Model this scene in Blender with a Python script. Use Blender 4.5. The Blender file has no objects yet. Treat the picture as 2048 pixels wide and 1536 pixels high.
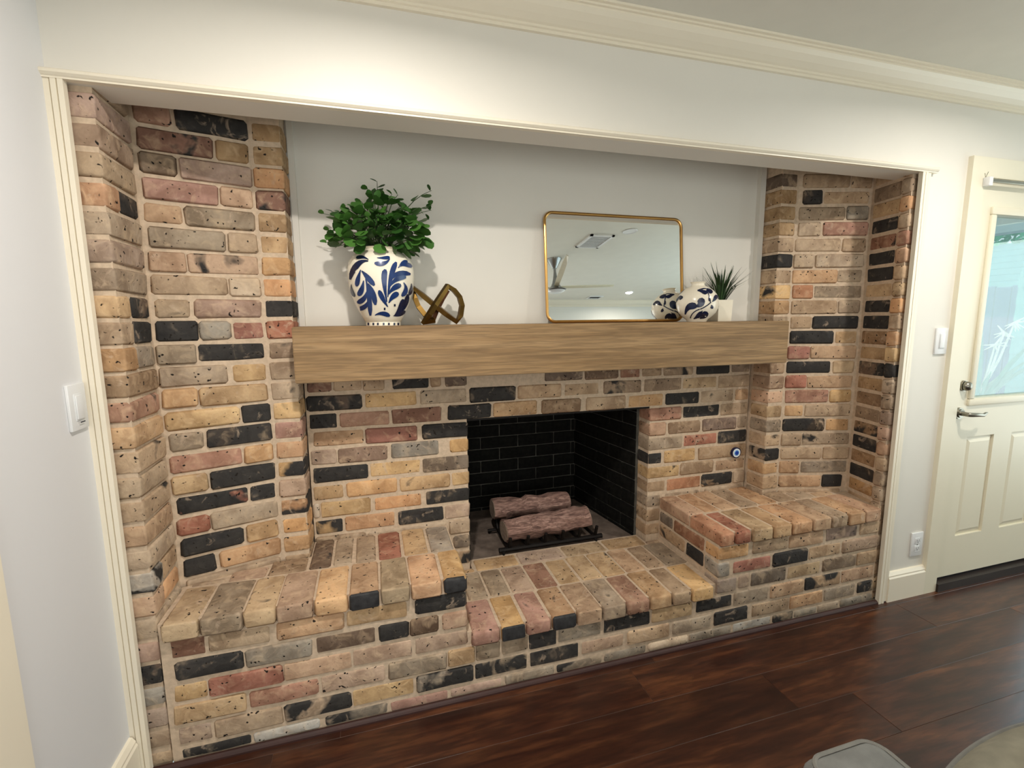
import bpy, bmesh, math, random
from mathutils import Vector, Matrix
R = random.Random(7)
scene = bpy.context.scene
COL = scene.collection
PI = math.pi

# ------------------------------------------------------------------ camera
CP = Vector((0.7098, -1.5331, 1.3329))
YAW, PITCH, ROLL, FPX = 0.2852, -0.1367, -0.0091, 951.35
def cam_axes():
    cy, sy, cp, sp = math.cos(YAW), math.sin(YAW), math.cos(PITCH), math.sin(PITCH)
    f = Vector((sy*cp, cy*cp, sp)); r = Vector((cy, -sy, 0)); u = r.cross(f)
    cr, sr = math.cos(ROLL), math.sin(ROLL)
    return r*cr + u*sr, u*cr - r*sr, f
CR, CU, CF = cam_axes()
cd = bpy.data.cameras.new('camera'); cam = bpy.data.objects.new('camera', cd); COL.objects.link(cam)
cam.matrix_world = Matrix.Translation(CP) @ Matrix((CR, CU, -CF)).transposed().to_4x4()
cd.sensor_fit = 'HORIZONTAL'; cd.sensor_width = 36; cd.lens = FPX/2048*36; cd.clip_start = 0.02
scene.camera = cam
def ray(x, y): return CR*((x-1024)/FPX) + CU*((768-y)/FPX) + CF
def onY(x, y, Y): d = ray(x, y); return CP + d*((Y-CP.y)/d.y)
def onX(x, y, X): d = ray(x, y); return CP + d*((X-CP.x)/d.x)
def onZ(x, y, Z): d = ray(x, y); return CP + d*((Z-CP.z)/d.z)

# ------------------------------------------------------------------ world, lights, exposure
vs = scene.view_settings
vs.view_transform = 'Standard'; vs.look = 'None'; vs.gamma = 1; vs.use_curve_mapping = False
vs.exposure = 0.2
w = bpy.data.worlds.new('world'); scene.world = w; w.use_nodes = True
bg = w.node_tree.nodes['Background']; bg.inputs[0].default_value = (0.75, 0.95, 1.0, 1); bg.inputs[1].default_value = 0.8
def area(name, loc, direction, sx, sy, power, color, spread=PI):
    l = bpy.data.lights.new(name, 'AREA'); l.shape = 'RECTANGLE'; l.size = sx; l.size_y = sy
    l.energy = power; l.color = color; l.spread = spread
    o = bpy.data.objects.new(name, l); COL.objects.link(o); o.location = loc
    o.rotation_euler = Vector(direction).to_track_quat('-Z', 'Y').to_euler(); return o
WARM = (1.0, 0.945, 0.87); DAY = (0.80, 0.90, 1.0)
# added far-wall fill, daylight at the right window, added floor-sheen lamp past the door
area('added_far_fill', (1.25, -3.66, 1.12), (0, 1, 0.22), 2.3, 1.55, 25, (1.0, 0.95, 0.89))
area('daylight_side_window', (5.28, -1.3, 1.15), (-1, 0, 0.5), 2.3, 1.7, 24, (0.93, 1.0, 0.97))
area('daylight_sidelight', (4.67, 0.10, 1.0), (0, -1, 0), 0.84, 1.8, 38, (0.62, 0.80, 1.0))
CANS = [(0.74, -0.75), (3.02, -0.75), (0.9, -2.75), (3.95, -3.2), (2.75, -1.1)]
CAN_W = [17.5, 13.5, 7, 7, 0]

# ------------------------------------------------------------------ helpers
WL = {}                       # world location of every object that may parent others
def s2l(c):
    c = c/255.0
    return c/12.92 if c <= 0.04045 else ((c+0.055)/1.055)**2.4
def rgb(r, g, b): return (s2l(r), s2l(g), s2l(b), 1.0)
def place(o, parent=None, loc=(0, 0, 0)):
    COL.objects.link(o); loc = Vector(loc); WL[o.name] = loc
    if parent is not None:
        o.parent = parent; o.location = loc - WL[parent.name]
    else: o.location = loc
    return o
def tag(o, label=None, cat=None, group=None, kind=None):
    if label: o['label'] = label
    if cat: o['category'] = cat
    if group: o['group'] = group
    if kind: o['kind'] = kind
    return o
def empty(name, loc, label=None, cat=None, group=None):
    o = bpy.data.objects.new(name, None); o.empty_display_size = 0.05
    place(o, None, loc); return tag(o, label, cat, group)
class MB:
    """collects shapes in world coordinates and links them as one mesh object"""
    def __init__(s): s.v = []; s.f = []; s.sm = []
    def add(s, vs_, fs, smooth=False):
        n = len(s.v); s.v += [tuple(p) for p in vs_]; s.f += [tuple(i+n for i in f) for f in fs]; s.sm += [smooth]*len(fs)
        return s
    def box(s, x0, x1, y0, y1, z0, z1):
        v = [(x, y, z) for x in (x0, x1) for y in (y0, y1) for z in (z0, z1)]
        return s.add(v, [(0,1,3,2), (4,6,7,5), (0,4,5,1), (2,3,7,6), (0,2,6,4), (1,5,7,3)])
    def bevbox(s, x0, x1, y0, y1, z0, z1, b, seg=2, smooth=True):
        bm = bmesh.new(); bmesh.ops.create_cube(bm, size=1)
        for v in bm.verts: v.co = Vector((x0+(v.co.x+.5)*(x1-x0), y0+(v.co.y+.5)*(y1-y0), z0+(v.co.z+.5)*(z1-z0)))
        bmesh.ops.bevel(bm, geom=bm.edges[:], offset=b, segments=seg, affect='EDGES', profile=.5)
        s.bm(bm, smooth); return s
    def bm(s, bm, smooth=False):
        bm.verts.index_update(); s.add([v.co.copy() for v in bm.verts], [[v.index for v in f.verts] for f in bm.faces], smooth); bm.free()
        return s
    def prism(s, pts, z0, z1):               # plan polygon (counter-clockwise) extruded upwards
        n = len(pts); v = [(x, y, z0) for x, y in pts] + [(x, y, z1) for x, y in pts]
        f = [tuple(range(n))[::-1], tuple(range(n, 2*n))] + [(i, (i+1) % n, n+(i+1) % n, n+i) for i in range(n)]
        return s.add(v, f)
    def extr_x(s, prof, x0, x1):             # (y,z) profile along X
        n = len(prof); v = [(x0, y, z) for y, z in prof] + [(x1, y, z) for y, z in prof]
        f = [tuple(range(n)), tuple(range(n, 2*n))[::-1]] + [(i, n+i, n+(i+1) % n, (i+1) % n) for i in range(n)]
        return s.add(v, f)
    def extr_y(s, prof, y0, y1):             # (x,z) profile along Y
        n = len(prof); v = [(x, y0, z) for x, z in prof] + [(x, y1, z) for x, z in prof]
        f = [tuple(range(n))[::-1], tuple(range(n, 2*n))] + [(i, (i+1) % n, n+(i+1) % n, n+i) for i in range(n)]
        return s.add(v, f)
    def extr_z(s, prof, z0, z1): return s.prism(prof, z0, z1)
    def tube(s, pts, rad, seg=8, caps=True, closed=False, sq=False, up=None):
        pts = [Vector(p) for p in pts]; n = len(pts); rings = []
        rr = rad if isinstance(rad, (list, tuple)) else [rad]*n
        prev = None
        for i, p in enumerate(pts):
            a = pts[(i-1) % n] if (i > 0 or closed) else p; b = pts[(i+1) % n] if (i < n-1 or closed) else p
            t = (b-a).normalized()
            if prev is None:
                q = up or (Vector((0, 0, 1)) if abs(t.z) < .9 else Vector((1, 0, 0)))
                e1 = (q - t*q.dot(t)).normalized()
            else: e1 = (prev - t*prev.dot(t)).normalized()
            prev = e1; e2 = t.cross(e1)
            off = PI/4 if seg == 4 else 0
            rings.append([p + (e1*math.cos(2*PI*k/seg+off) + e2*math.sin(2*PI*k/seg+off))*rr[i] for k in range(seg)])
        v = [q for r in rings for q in r]; f = []
        m = n if closed else n-1
        for i in range(m):
            j = (i+1) % n
            for k in range(seg): f.append((i*seg+k, i*seg+(k+1) % seg, j*seg+(k+1) % seg, j*seg+k))
        if caps and not closed: f += [tuple(range(seg))[::-1], tuple(range((n-1)*seg, n*seg))]
        return s.add(v, f, seg > 4)
    def lathe(s, prof, c, seg=32, smooth=True):   # (r, z) profile about the vertical through c
        v = []; f = []
        for r, z in prof:
            for k in range(seg): v.append((c[0]+r*math.cos(2*PI*k/seg), c[1]+r*math.sin(2*PI*k/seg), c[2]+z))
        for i in range(len(prof)-1):
            for k in range(seg): f.append((i*seg+k, i*seg+(k+1) % seg, (i+1)*seg+(k+1) % seg, (i+1)*seg+k))
        f += [tuple(range(seg))[::-1], tuple(range((len(prof)-1)*seg, len(prof)*seg))]
        return s.add(v, f, smooth)
    def build(s, name, mat, parent=None, origin=None, sharp=40):
        me = bpy.data.meshes.new(name)
        if origin is None:
            xs = [p[0] for p in s.v]; ys = [p[1] for p in s.v]; zs = [p[2] for p in s.v]
            origin = ((min(xs)+max(xs))/2, (min(ys)+max(ys))/2, min(zs))
        o_ = Vector(origin)
        me.from_pydata([tuple(Vector(p)-o_) for p in s.v], [], s.f); me.update()
        me.polygons.foreach_set('use_smooth', s.sm)
        if any(s.sm): me.set_sharp_from_angle(angle=math.radians(sharp))
        me.materials.append(mat)
        return place(bpy.data.objects.new(name, me), parent, origin)

# ------------------------------------------------------------------ materials
def nt(name):
    m = bpy.data.materials.new(name); m.use_nodes = True; t = m.node_tree
    return m, t, t.nodes['Principled BSDF']
def N(t, typ, **kw):
    n = t.nodes.new(typ)
    for k, v in kw.items():
        if k in n.inputs: n.inputs[k].default_value = v
        else: setattr(n, k, v)
    return n
def mixc(t, fac, a, b, mode='MIX'):
    n = t.nodes.new('ShaderNodeMix'); n.data_type = 'RGBA'; n.blend_type = mode
    for i, val in ((0, fac), (6, a), (7, b)):
        if hasattr(val, 'default_value') and not isinstance(val, (int, float, tuple)): t.links.new(val, n.inputs[i])
        else: n.inputs[i].default_value = val
    return n.outputs[2]
def ramp(t, src, stops):
    n = t.nodes.new('ShaderNodeValToRGB'); e = n.color_ramp.elements
    while len(e) < len(stops): e.new(.5)
    for el, (p, c) in zip(e, stops): el.position = p; el.color = c if isinstance(c, tuple) else (c, c, c, 1)
    t.links.new(src, n.inputs[0]); return n.outputs[0]
def bump(t, b, src, strength=.3, dist=.002):
    n = N(t, 'ShaderNodeBump', Strength=strength, Distance=dist); t.links.new(src, n.inputs['Height']); t.links.new(n.outputs[0], b.inputs['Normal']); return n
def plain(name, col, rough=.6, metal=0, spec=.5, noise=0.0, scale=20, bstr=0, **kw):
    m, t, b = nt(name); b.inputs['Roughness'].default_value = rough; b.inputs['Metallic'].default_value = metal
    b.inputs['Specular IOR Level'].default_value = spec
    tc = N(t, 'ShaderNodeTexCoord'); nz = N(t, 'ShaderNodeTexNoise', Scale=scale, Detail=4); t.links.new(tc.outputs['Object'], nz.inputs['Vector'])
    dk = tuple(c*(1-noise) for c in col[:3])+(1,); lt = tuple(min(1, c*(1+noise)) for c in col[:3])+(1,)
    t.links.new(ramp(t, nz.outputs['Fac'], [(.3, dk), (.7, lt)]), b.inputs['Base Color'])
    if bstr: bump(t, b, nz.outputs['Fac'], bstr, .003)
    for k, v in kw.items(): b.inputs[k].default_value = v
    return m
M = {}
M['wall'] = plain('wall_paint', rgb(225, 220, 210), .55, noise=.015, scale=3, bstr=.02)
M['wall_grey'] = plain('niche_paint', rgb(222, 217, 207), .55, noise=.02, scale=3)
M['wall_side'] = plain('side_wall_paint', rgb(221, 220, 221), .6, noise=.01, scale=2)
M['ceiling'] = plain('ceiling_paint', rgb(224, 221, 210), .8, noise=.02, scale=8, bstr=.03)
M['trim'] = plain('cream_trim_paint', rgb(236, 226, 206), .35, noise=.01, scale=5)
M['door'] = plain('door_paint', rgb(230, 222, 200), .4, noise=.01, scale=4)
M['plastic'] = plain('white_plastic', rgb(226, 226, 226), .35, noise=.01)
M['mortar'] = plain('mortar', rgb(200, 178, 154), .95, noise=.14, scale=60, bstr=.5, spec=.1)
M['soot_mortar'] = plain('sooty_mortar', rgb(92, 90, 84), .95, noise=.35, scale=25, bstr=.3, spec=.1)
M['ash'] = plain('ash_floor', rgb(120, 106, 96), .95, noise=.3, scale=18, bstr=.4, spec=.1)
M['gold'] = plain('brushed_gold', rgb(206, 160, 96), .28, 1.0, noise=.05)
M['antique'] = plain('antique_gold', rgb(112, 86, 44), .40, 1.0, noise=.25, scale=15)
M['dark_brass'] = plain('dark_bronze', rgb(64, 40, 26), .35, 1.0, noise=.1)
M['nickel'] = plain('brushed_nickel', rgb(150, 146, 136), .3, 1.0, noise=.06)
M['fanmetal'] = plain('fan_metal', rgb(150, 152, 152), .3, .9, noise=.03)
M['bladewood'] = plain('pale_blade', rgb(206, 196, 168), .4, noise=.05)
M['iron'] = plain('black_iron', rgb(30, 26, 24), .6, .6, noise=.2, scale=40, bstr=.3)
M['ceramic'] = plain('cream_ceramic', rgb(236, 226, 206), .22, noise=.02, scale=9)
M['cobalt'] = plain('cobalt_glaze', rgb(28, 52, 100), .22, noise=.25, scale=30)
M['navy'] = plain('navy_glaze', rgb(20, 30, 60), .22, noise=.25, scale=30)
M['stem'] = plain('stem_green', rgb(52, 70, 34), .6, noise=.2)
M['shoe'] = plain('shoe_mould_wood', rgb(52, 24, 18), .6, noise=.2, scale=10)
M['dark_gap'] = plain('dark_threshold', rgb(40, 28, 22), .5, noise=.1)
M['seam'] = plain('plank_seam', rgb(96, 72, 58), .8)
M['vent_dark'] = plain('vent_dark', rgb(46, 49, 54), .7)
M['blueglass'] = plain('blue_glass', rgb(24, 64, 160), .1, noise=.03)
M['navyglass'] = plain('navy_glass', rgb(14, 22, 60), .1, noise=.03)
M['whiteglass'] = plain('white_glass', rgb(236, 238, 240), .1, noise=.01)
M['skyglass'] = plain('light_blue_glass', rgb(120, 180, 230), .1, noise=.02)
def leafmat(name, a, b_):
    m, t, b = nt(name); oi = N(t, 'ShaderNodeObjectInfo'); tc = N(t, 'ShaderNodeTexCoord')
    nz = N(t, 'ShaderNodeTexNoise', Scale=60); t.links.new(tc.outputs['Object'], nz.inputs['Vector'])
    c = mixc(t, oi.outputs['Random'], a, b_); d = mixc(t, nz.outputs['Fac'], c, tuple(x*.6 for x in a[:3])+(1,))
    t.links.new(d, b.inputs['Base Color']); b.inputs['Roughness'].default_value = .5
    b.inputs['Subsurface Weight'].default_value = 0.0
    return m
M['leaf'] = leafmat('green_leaf', rgb(40, 82, 26), rgb(92, 146, 58))
M['grass'] = leafmat('dark_grass', rgb(30, 52, 26), rgb(56, 88, 40))

def brick_material():
    m, t, b = nt('old_brick'); L = t.links
    oi = N(t, 'ShaderNodeObjectInfo'); tc = N(t, 'ShaderNodeTexCoord')
    mul = N(t, 'ShaderNodeVectorMath', operation='SCALE'); mul.inputs[0].default_value = (37.1, 17.7, 53.3); L.new(oi.outputs['Random'], mul.inputs['Scale'])
    add = N(t, 'ShaderNodeVectorMath', operation='ADD'); L.new(tc.outputs['Object'], add.inputs[0]); L.new(mul.outputs[0], add.inputs[1])
    P = add.outputs[0]
    def noise(sc, det=3, dist=0.0, r=.5):
        n = N(t, 'ShaderNodeTexNoise', Scale=sc, Detail=det, Distortion=dist, Roughness=r); L.new(P, n.inputs['Vector']); return n.outputs['Fac']
    big = noise(9, 3, .6); mid = noise(26, 4, .8); fine = noise(120, 3); sm = noise(14, 4, 1.5, .6); pit = noise(75, 1)
    c0 = oi.outputs['Color']
    dark = mixc(t, 1.0, c0, (.62, .58, .55, 1), 'MULTIPLY')
    light = mixc(t, .45, c0, rgb(206, 178, 144))
    c = mixc(t, ramp(t, big, [(.38, 0), (.62, 1)]), dark, c0)
    c = mixc(t, ramp(t, mid, [(.50, 0), (.72, .8)]), c, light)
    # soot-black flashed areas, amount from the object's alpha
    th = N(t, 'ShaderNodeMath', operation='ADD'); L.new(big, th.inputs[0]); L.new(oi.outputs['Alpha'], th.inputs[1])
    ch = ramp(t, th.outputs[0], [(.92, 0), (1.04, 1)])
    c = mixc(t, ch, c, mixc(t, mid, rgb(26, 26, 28), rgb(70, 66, 62)))
    # lime smears and pits
    c = mixc(t, ramp(t, sm, [(.60, 0), (.72, .55)]), c, rgb(196, 172, 148))
    c = mixc(t, ramp(t, pit, [(.26, 1), (.30, 0)]), c, rgb(34, 28, 24))
    c = mixc(t, .16, c, mixc(t, fine, (0, 0, 0, 1), (1, 1, 1, 1)), 'OVERLAY')
    L.new(c, b.inputs['Base Color']); b.inputs['Roughness'].default_value = .82; b.inputs['Specular IOR Level'].default_value = .25
    h = N(t, 'ShaderNodeMath', operation='ADD'); L.new(mid, h.inputs[0]); L.new(ramp(t, pit, [(.24, -1.0 if False else 0), (.32, .8)]), h.inputs[1])
    bump(t, b, h.outputs[0], .6, .007)
    return m
M['brick'] = brick_material()
M['flashed'] = plain('flashed_brick_end', rgb(44, 43, 44), .7, noise=.55, scale=45, bstr=.5)
def soot_brick():
    m, t, b = nt('black_painted_brick'); tc = N(t, 'ShaderNodeTexCoord'); n = N(t, 'ShaderNodeTexNoise', Scale=40, Detail=4); t.links.new(tc.outputs['Object'], n.inputs['Vector'])
    t.links.new(ramp(t, n.outputs['Fac'], [(.35, rgb(12, 12, 11)), (.7, rgb(28, 27, 24))]), b.inputs['Base Color']); b.inputs['Roughness'].default_value = .8
    b.inputs['Specular IOR Level'].default_value = .15
    bump(t, b, n.outputs['Fac'], .3, .003); return m
M['soot'] = soot_brick()
def wood(name, a, b_, c_, axis_scale, rough, sc=1.0, coat=0.0, rand=0.0, dist=3.0):
    m, t, b = nt(name); L = t.links
    tc = N(t, 'ShaderNodeTexCoord'); oi = N(t, 'ShaderNodeObjectInfo')
    mul = N(t, 'ShaderNodeVectorMath', operation='SCALE'); mul.inputs[0].default_value = (31, 13, 7); L.new(oi.outputs['Random'], mul.inputs['Scale'])
    add = N(t, 'ShaderNodeVectorMath', operation='ADD'); L.new(tc.outputs['Object'], add.inputs[0]); L.new(mul.outputs[0], add.inputs[1])
    mp = N(t, 'ShaderNodeMapping'); mp.inputs['Scale'].default_value = axis_scale; L.new(add.outputs[0], mp.inputs['Vector'])
    n1 = N(t, 'ShaderNodeTexNoise', Scale=2.2*sc, Detail=5, Distortion=dist); L.new(mp.outputs[0], n1.inputs['Vector'])
    n2 = N(t, 'ShaderNodeTexNoise', Scale=16*sc, Detail=4, Distortion=.4); L.new(mp.outputs[0], n2.inputs['Vector'])
    c = ramp(t, n1.outputs['Fac'], [(.32, a), (.5, b_), (.68, c_)])
    c = mixc(t, ramp(t, n2.outputs['Fac'], [(.40, .5), (.60, 0)]), c, tuple(x*.55 for x in a[:3])+(1,))
    if rand: c = mixc(t, ramp(t, oi.outputs['Random'], [(0, rand), (1, 0)]), c, tuple(x*.5 for x in a[:3])+(1,))
    L.new(c, b.inputs['Base Color']); b.inputs['Roughness'].default_value = rough
    if coat: b.inputs['Coat Weight'].default_value = coat; b.inputs['Coat Roughness'].default_value = .12
    bump(t, b, n2.outputs['Fac'], .12, .002); return m
M['mantel'] = wood('mantel_wood', rgb(128, 98, 62), rgb(152, 120, 80), rgb(166, 134, 94), (.26, 3.2, 6.0), .55, 1.9, dist=1.2)
M['plank'] = wood('dark_plank', rgb(46, 24, 18), rgb(74, 40, 26), rgb(104, 62, 38), (.7, 5, 5), .30, rand=.5, dist=1.5)
M['log'] = wood('ceramic_log', rgb(96, 70, 62), rgb(150, 116, 104), rgb(182, 148, 134), (1.5, 8, 8), .9, 1.6)
M['logend'] = plain('log_end', rgb(142, 122, 106), .9, noise=.3, scale=60, bstr=.5)
def fabric(name, col):
    m, t, b = nt(name); L = t.links; tc = N(t, 'ShaderNodeTexCoord')
    w1 = N(t, 'ShaderNodeTexWave', Scale=190, Distortion=1.2); L.new(tc.outputs['Object'], w1.inputs['Vector'])
    nz = N(t, 'ShaderNodeTexNoise', Scale=30, Detail=4); L.new(tc.outputs['Object'], nz.inputs['Vector'])
    c = mixc(t, ramp(t, nz.outputs['Fac'], [(.35, 0), (.65, 1)]), tuple(x*.8 for x in col[:3])+(1,), col)
    c = mixc(t, .25, c, w1.outputs['Color'], 'OVERLAY'); L.new(c, b.inputs['Base Color']); b.inputs['Roughness'].default_value = .95
    bump(t, b, w1.outputs['Fac'], .25, .001); return m
M['fabric'] = fabric('grey_linen', rgb(112, 112, 108)); M['pillowfab'] = fabric('olive_grey_linen', rgb(126, 121, 104)); M['piping'] = fabric('piping', rgb(112, 110, 104))
def mirror_mat():
    m, t, b = nt('mirror_silver'); b.inputs['Metallic'].default_value = 1; b.inputs['Roughness'].default_value = 0.01; b.inputs['Base Color'].default_value = (.93, .95, .93, 1); return m
M['mirror'] = mirror_mat()
def glass_mat():
    m, t, b = nt('clear_glass'); t.nodes.remove(b); o = t.nodes['Material Output']
    tr = N(t, 'ShaderNodeBsdfTransparent'); tr.inputs[0].default_value = (.96, 1, .99, 1); gl = N(t, 'ShaderNodeBsdfGlossy'); gl.inputs['Roughness'].default_value = .02
    fr = N(t, 'ShaderNodeFresnel'); mx = N(t, 'ShaderNodeMixShader'); mu = N(t, 'ShaderNodeMath', operation='MULTIPLY'); mu.inputs[1].default_value = .35
    t.links.new(fr.outputs[0], mu.inputs[0]); t.links.new(mu.outputs[0], mx.inputs[0]); t.links.new(tr.outputs[0], mx.inputs[1]); t.links.new(gl.outputs[0], mx.inputs[2]); t.links.new(mx.outputs[0], o.inputs[0]); return m
M['glass'] = glass_mat()
def emis(name, col, st):
    m, t, b = nt(name); b.inputs['Emission Color'].default_value = col; b.inputs['Emission Strength'].default_value = st; b.inputs['Base Color'].default_value = col; return m
M['lamp'] = emis('lamp_glow', (1, .9, .75, 1), 12)
M['windowsky'] = emis('bright_window', (.85, .94, 1, 1), 1.6)

# ------------------------------------------------------------------ brick engine
CS = 0.0725; Z0 = 0.45*CS
def zk(k): return Z0 + k*CS
PAL = dict(t=(180,154,126), g=(152,138,120), y=(206,168,118), o=(206,158,116), r=(172,114,94), p=(186,154,134), k=(78,73,69), d=(116,96,80), m=(136,126,112), w=(192,182,168), b=(142,112,82))
CHAR = dict(k=.555, m=.40, d=.30)
def colour(code):
    cs = [PAL[c] for c in code if c in PAL]
    if 'k' in code and len(code) > 1:
        cs = [PAL[c] for c in code if c != 'k']; ch = .52
    else: ch = max([CHAR.get(c, .22) for c in code])
    a = [sum(c[i] for c in cs)/len(cs) for i in range(3)]
    av = sum(a)/3; a = [x*.92+av*.08 for x in a]
    f = 1.045+R.uniform(-.07, .07); h = R.uniform(-5, 5)
    l = rgb(max(5, a[0]*f+h), a[1]*f, max(5, a[2]*f-h))
    return (l[0], l[1], l[2], max(0.0, ch+R.uniform(-.06, .06)))
BCOUNT = {}
def brick(parent, p0, ux, w_, h_, d_, code, mat='brick', bev=None, jit=.0016, name='brick', black_end=False):
    """p0 = lower left corner of the face, ux = direction along the face (its outward normal is ux turned by -90 degrees)"""
    ux = Vector(ux).normalized(); b = min(bev or R.uniform(.006, .0105), h_*.3, w_*.3, d_*.3)
    bm = bmesh.new(); bmesh.ops.create_cube(bm, size=1)
    for v in bm.verts: v.co = Vector((v.co.x*w_, v.co.y*d_, v.co.z*h_))
    bmesh.ops.bevel(bm, geom=bm.edges[:], offset=b, segments=1, affect='EDGES')
    if w_ > .13: bmesh.ops.bisect_plane(bm, geom=bm.verts[:]+bm.edges[:]+bm.faces[:], plane_co=(R.uniform(-.02, .02), 0, 0), plane_no=(1, 0, 0))
    for v in bm.verts: v.co += Vector((R.uniform(-1, 1)*jit*1.3, R.uniform(-1, 1)*jit*.5, R.uniform(-1, 1)*jit))
    bm.normal_update()
    me = bpy.data.meshes.new(name); bm.to_mesh(me)
    nrm = []
    for v in bm.verts:
        n = Vector((0, 0, 0))
        for f in v.link_faces: n += f.normal*f.calc_area()
        nrm.append(n.normalized())
    bm.free()
    for p in me.polygons: p.use_smooth = True
    me.normals_split_custom_set_from_vertices([tuple(n) for n in nrm])
    me.materials.append(M[mat])
    if black_end:                       # kiln-flashed dark header end
        me.materials.append(M['flashed'])
        for p in me.polygons:
            if p.normal.y < -.5: p.material_index = 1
    o = bpy.data.objects.new(name, me); nin = Vector((-ux.y, ux.x, 0))
    c = Vector(p0) + ux*(w_/2) + nin*(d_/2) + Vector((0, 0, h_/2))
    place(o, parent, c); o.rotation_euler = (0, 0, math.atan2(ux.y, ux.x))
    if mat == 'brick': o.color = colour(code)
    root = parent.name; BCOUNT[root] = BCOUNT.get(root, 0)+1
    return o
def along(px, P0, ux, z):
    """distance along the line P0 + s*ux (at height z) that the photo shows at column px"""
    a = CR - CF*((px-1024)/FPX); D = Vector((P0[0], P0[1], z)) - CP
    return -(a.dot(D))/(a.dot(Vector(ux)))
import re
def rows(parent, P0, P1, table, depth, sc, offx, smin=None, smax=None):
    ux = (Vector((P1[0], P1[1], 0))-Vector((P0[0], P0[1], 0))); Lg = ux.length; ux.normalize()
    lo = 0 if smin is None else smin; hi = Lg if smax is None else smax
    for c, txt in table.items():
        z0 = zk(c-1)+.0046 if c > 0 else -.012; z1 = zk(c)-.0046
        for x0, x1, code in re.findall(r'(-?\d+)-(\d+)([a-z]+)', txt):
            s0 = along(offx+int(x0)/sc, P0, ux, (z0+z1)/2); s1 = along(offx+int(x1)/sc, P0, ux, (z0+z1)/2)
            s0 = max(s0-.0012, lo+.001); s1 = min(s1+.0012, hi-.001)
            if s1-s0 < .012: continue
            pr = R.uniform(-.003, .003); q = Vector((P0[0], P0[1], 0)) + ux*s0; nin = Vector((-ux.y, ux.x, 0))
            dz = R.uniform(-.0015, .0015)
            brick(parent, (q.x+nin.x*pr, q.y+nin.y*pr, z0+dz), ux, s1-s0, z1-z0, depth, code)

# plan measures (metres): niche, piers, splayed alcoves, pilasters, chimney breast
Yp, Ya, Yq, Yc = 0.0094, 0.2158, 0.3101, 0.4317
XL0, XaL, XpL, XmL = 0.0626, 0.0568, 0.3538, 0.4514
XfL, XfR, XmR, XpR, XaR, XRl = 1.0899, 1.9711, 2.5528, 2.6503, 2.9857, 2.9361
ZS, ZC, ZF = 1.925, 2.295, -0.022
ZSEAT, ZH = 0.4518, 0.2319
XsL, XsR = 0.9887, 2.0406
MR = .006       # mortar recess

# ------------------------------------------------------------------ room shell
XLW, XRW, YOW = -0.029, 5.3, -3.75
def struct(mb, name, mat, label, cat, parent=None):
    o = mb.build(name, mat, parent)
    if parent is None: tag(o, label, cat, kind='structure')
    return o
fl = struct(MB().box(XLW-.1, XRW+.1, YOW-.1, 0.0, ZF-.08, ZF-.0015), 'floor', M['seam'], 'dark reddish-brown wood plank floor in front of the brick hearth', 'floor')
PW = .1722; y = -.0415+PW; row = 0
JOIN = {0: [.55, 1.73, 2.9, 4.2], 1: [.35, 1.612, 3.03, 4.4], 2: [.75, 2.078, 3.5, 4.8], 3: [1.0, 2.32, 3.75], 4: [.3, 1.75, 3.2, 4.6]}
while y > YOW:
    y1 = min(y, -.001); y0 = max(y-PW, YOW)
    js = JOIN.get(row) or sorted([.2+R.uniform(0, .9)+1.42*i for i in range(4)])
    xs = [XLW] + [j for j in js if XLW < j < XRW] + [XRW]
    for a, b in zip(xs, xs[1:]):
        m = MB().bevbox(a+.0006, b-.0006, y0+.0006, y1-.0006, ZF-.012, ZF, .0008, 1, False)
        m.build('floor_plank', M['plank'], fl)
    y -= PW; row += 1
cm = MB(); cm.box(XLW-.1, XRW+.1, YOW-.1, .6, ZC, ZC+.1)
struct(cm, 'ceiling', M['ceiling'], 'pale flat painted ceiling above the cream crown moulding', 'ceiling')
DX0, DX1, DZ = 3.325, 4.125, 1.93
wb = MB()
wb.box(XLW-.1, XRW+.1, 0, .107, DZ+.005, ZC+.001)
wb.box(XLW-.1, DX1, 0, .107, ZS, DZ+.005)
wb.box(2.99, DX0, 0, .107, ZF-.01, ZS); wb.box(DX1, 4.22, 0, .107, ZF-.01, DZ+.005); wb.box(5.12, XRW+.1, 0, .107, ZF-.01, DZ+.005); wb.box(4.22, 5.12, 0, .107, ZF-.01, .05)
struct(wb, 'wall_back', M['wall'], 'cream painted wall with a wide header over the brick fireplace recess', 'wall')
wl = MB(); wl.box(XLW-.1, XLW, YOW, 0.0, ZF-.01, ZC)
struct(wl, 'wall_left', M['wall_side'], 'plain off-white side wall carrying the light switch beside the brick pier', 'wall')
# far wall with an added wide window, right wall with a window (seen only through light and reflections)
wo = MB(); a0, a1, b0, b1 = .05, 2.45, .3, 1.95
wo.box(XLW-.1, a0, YOW-.1, YOW, ZF-.01, ZC); wo.box(a1, XRW+.1, YOW-.1, YOW, ZF-.01, ZC); wo.box(a0, a1, YOW-.1, YOW, ZF-.01, b0); wo.box(a0, a1, YOW-.1, YOW, b1, ZC)
struct(wo, 'wall_far', M['wall'], 'pale far wall with a wide added window facing the fireplace', 'wall')
wr = MB(); r0, r1 = -2.5, -.1
wr.box(XRW, XRW+.1, YOW, r0, ZF-.01, ZC); wr.box(XRW, XRW+.1, r1, 0, ZF-.01, ZC); wr.box(XRW, XRW+.1, r0, r1, ZF-.01, .25); wr.box(XRW, XRW+.1, r0, r1, 2.05, ZC)
struct(wr, 'wall_right', M['wall'], 'pale right wall with a tall window past the garden door', 'wall')
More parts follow.
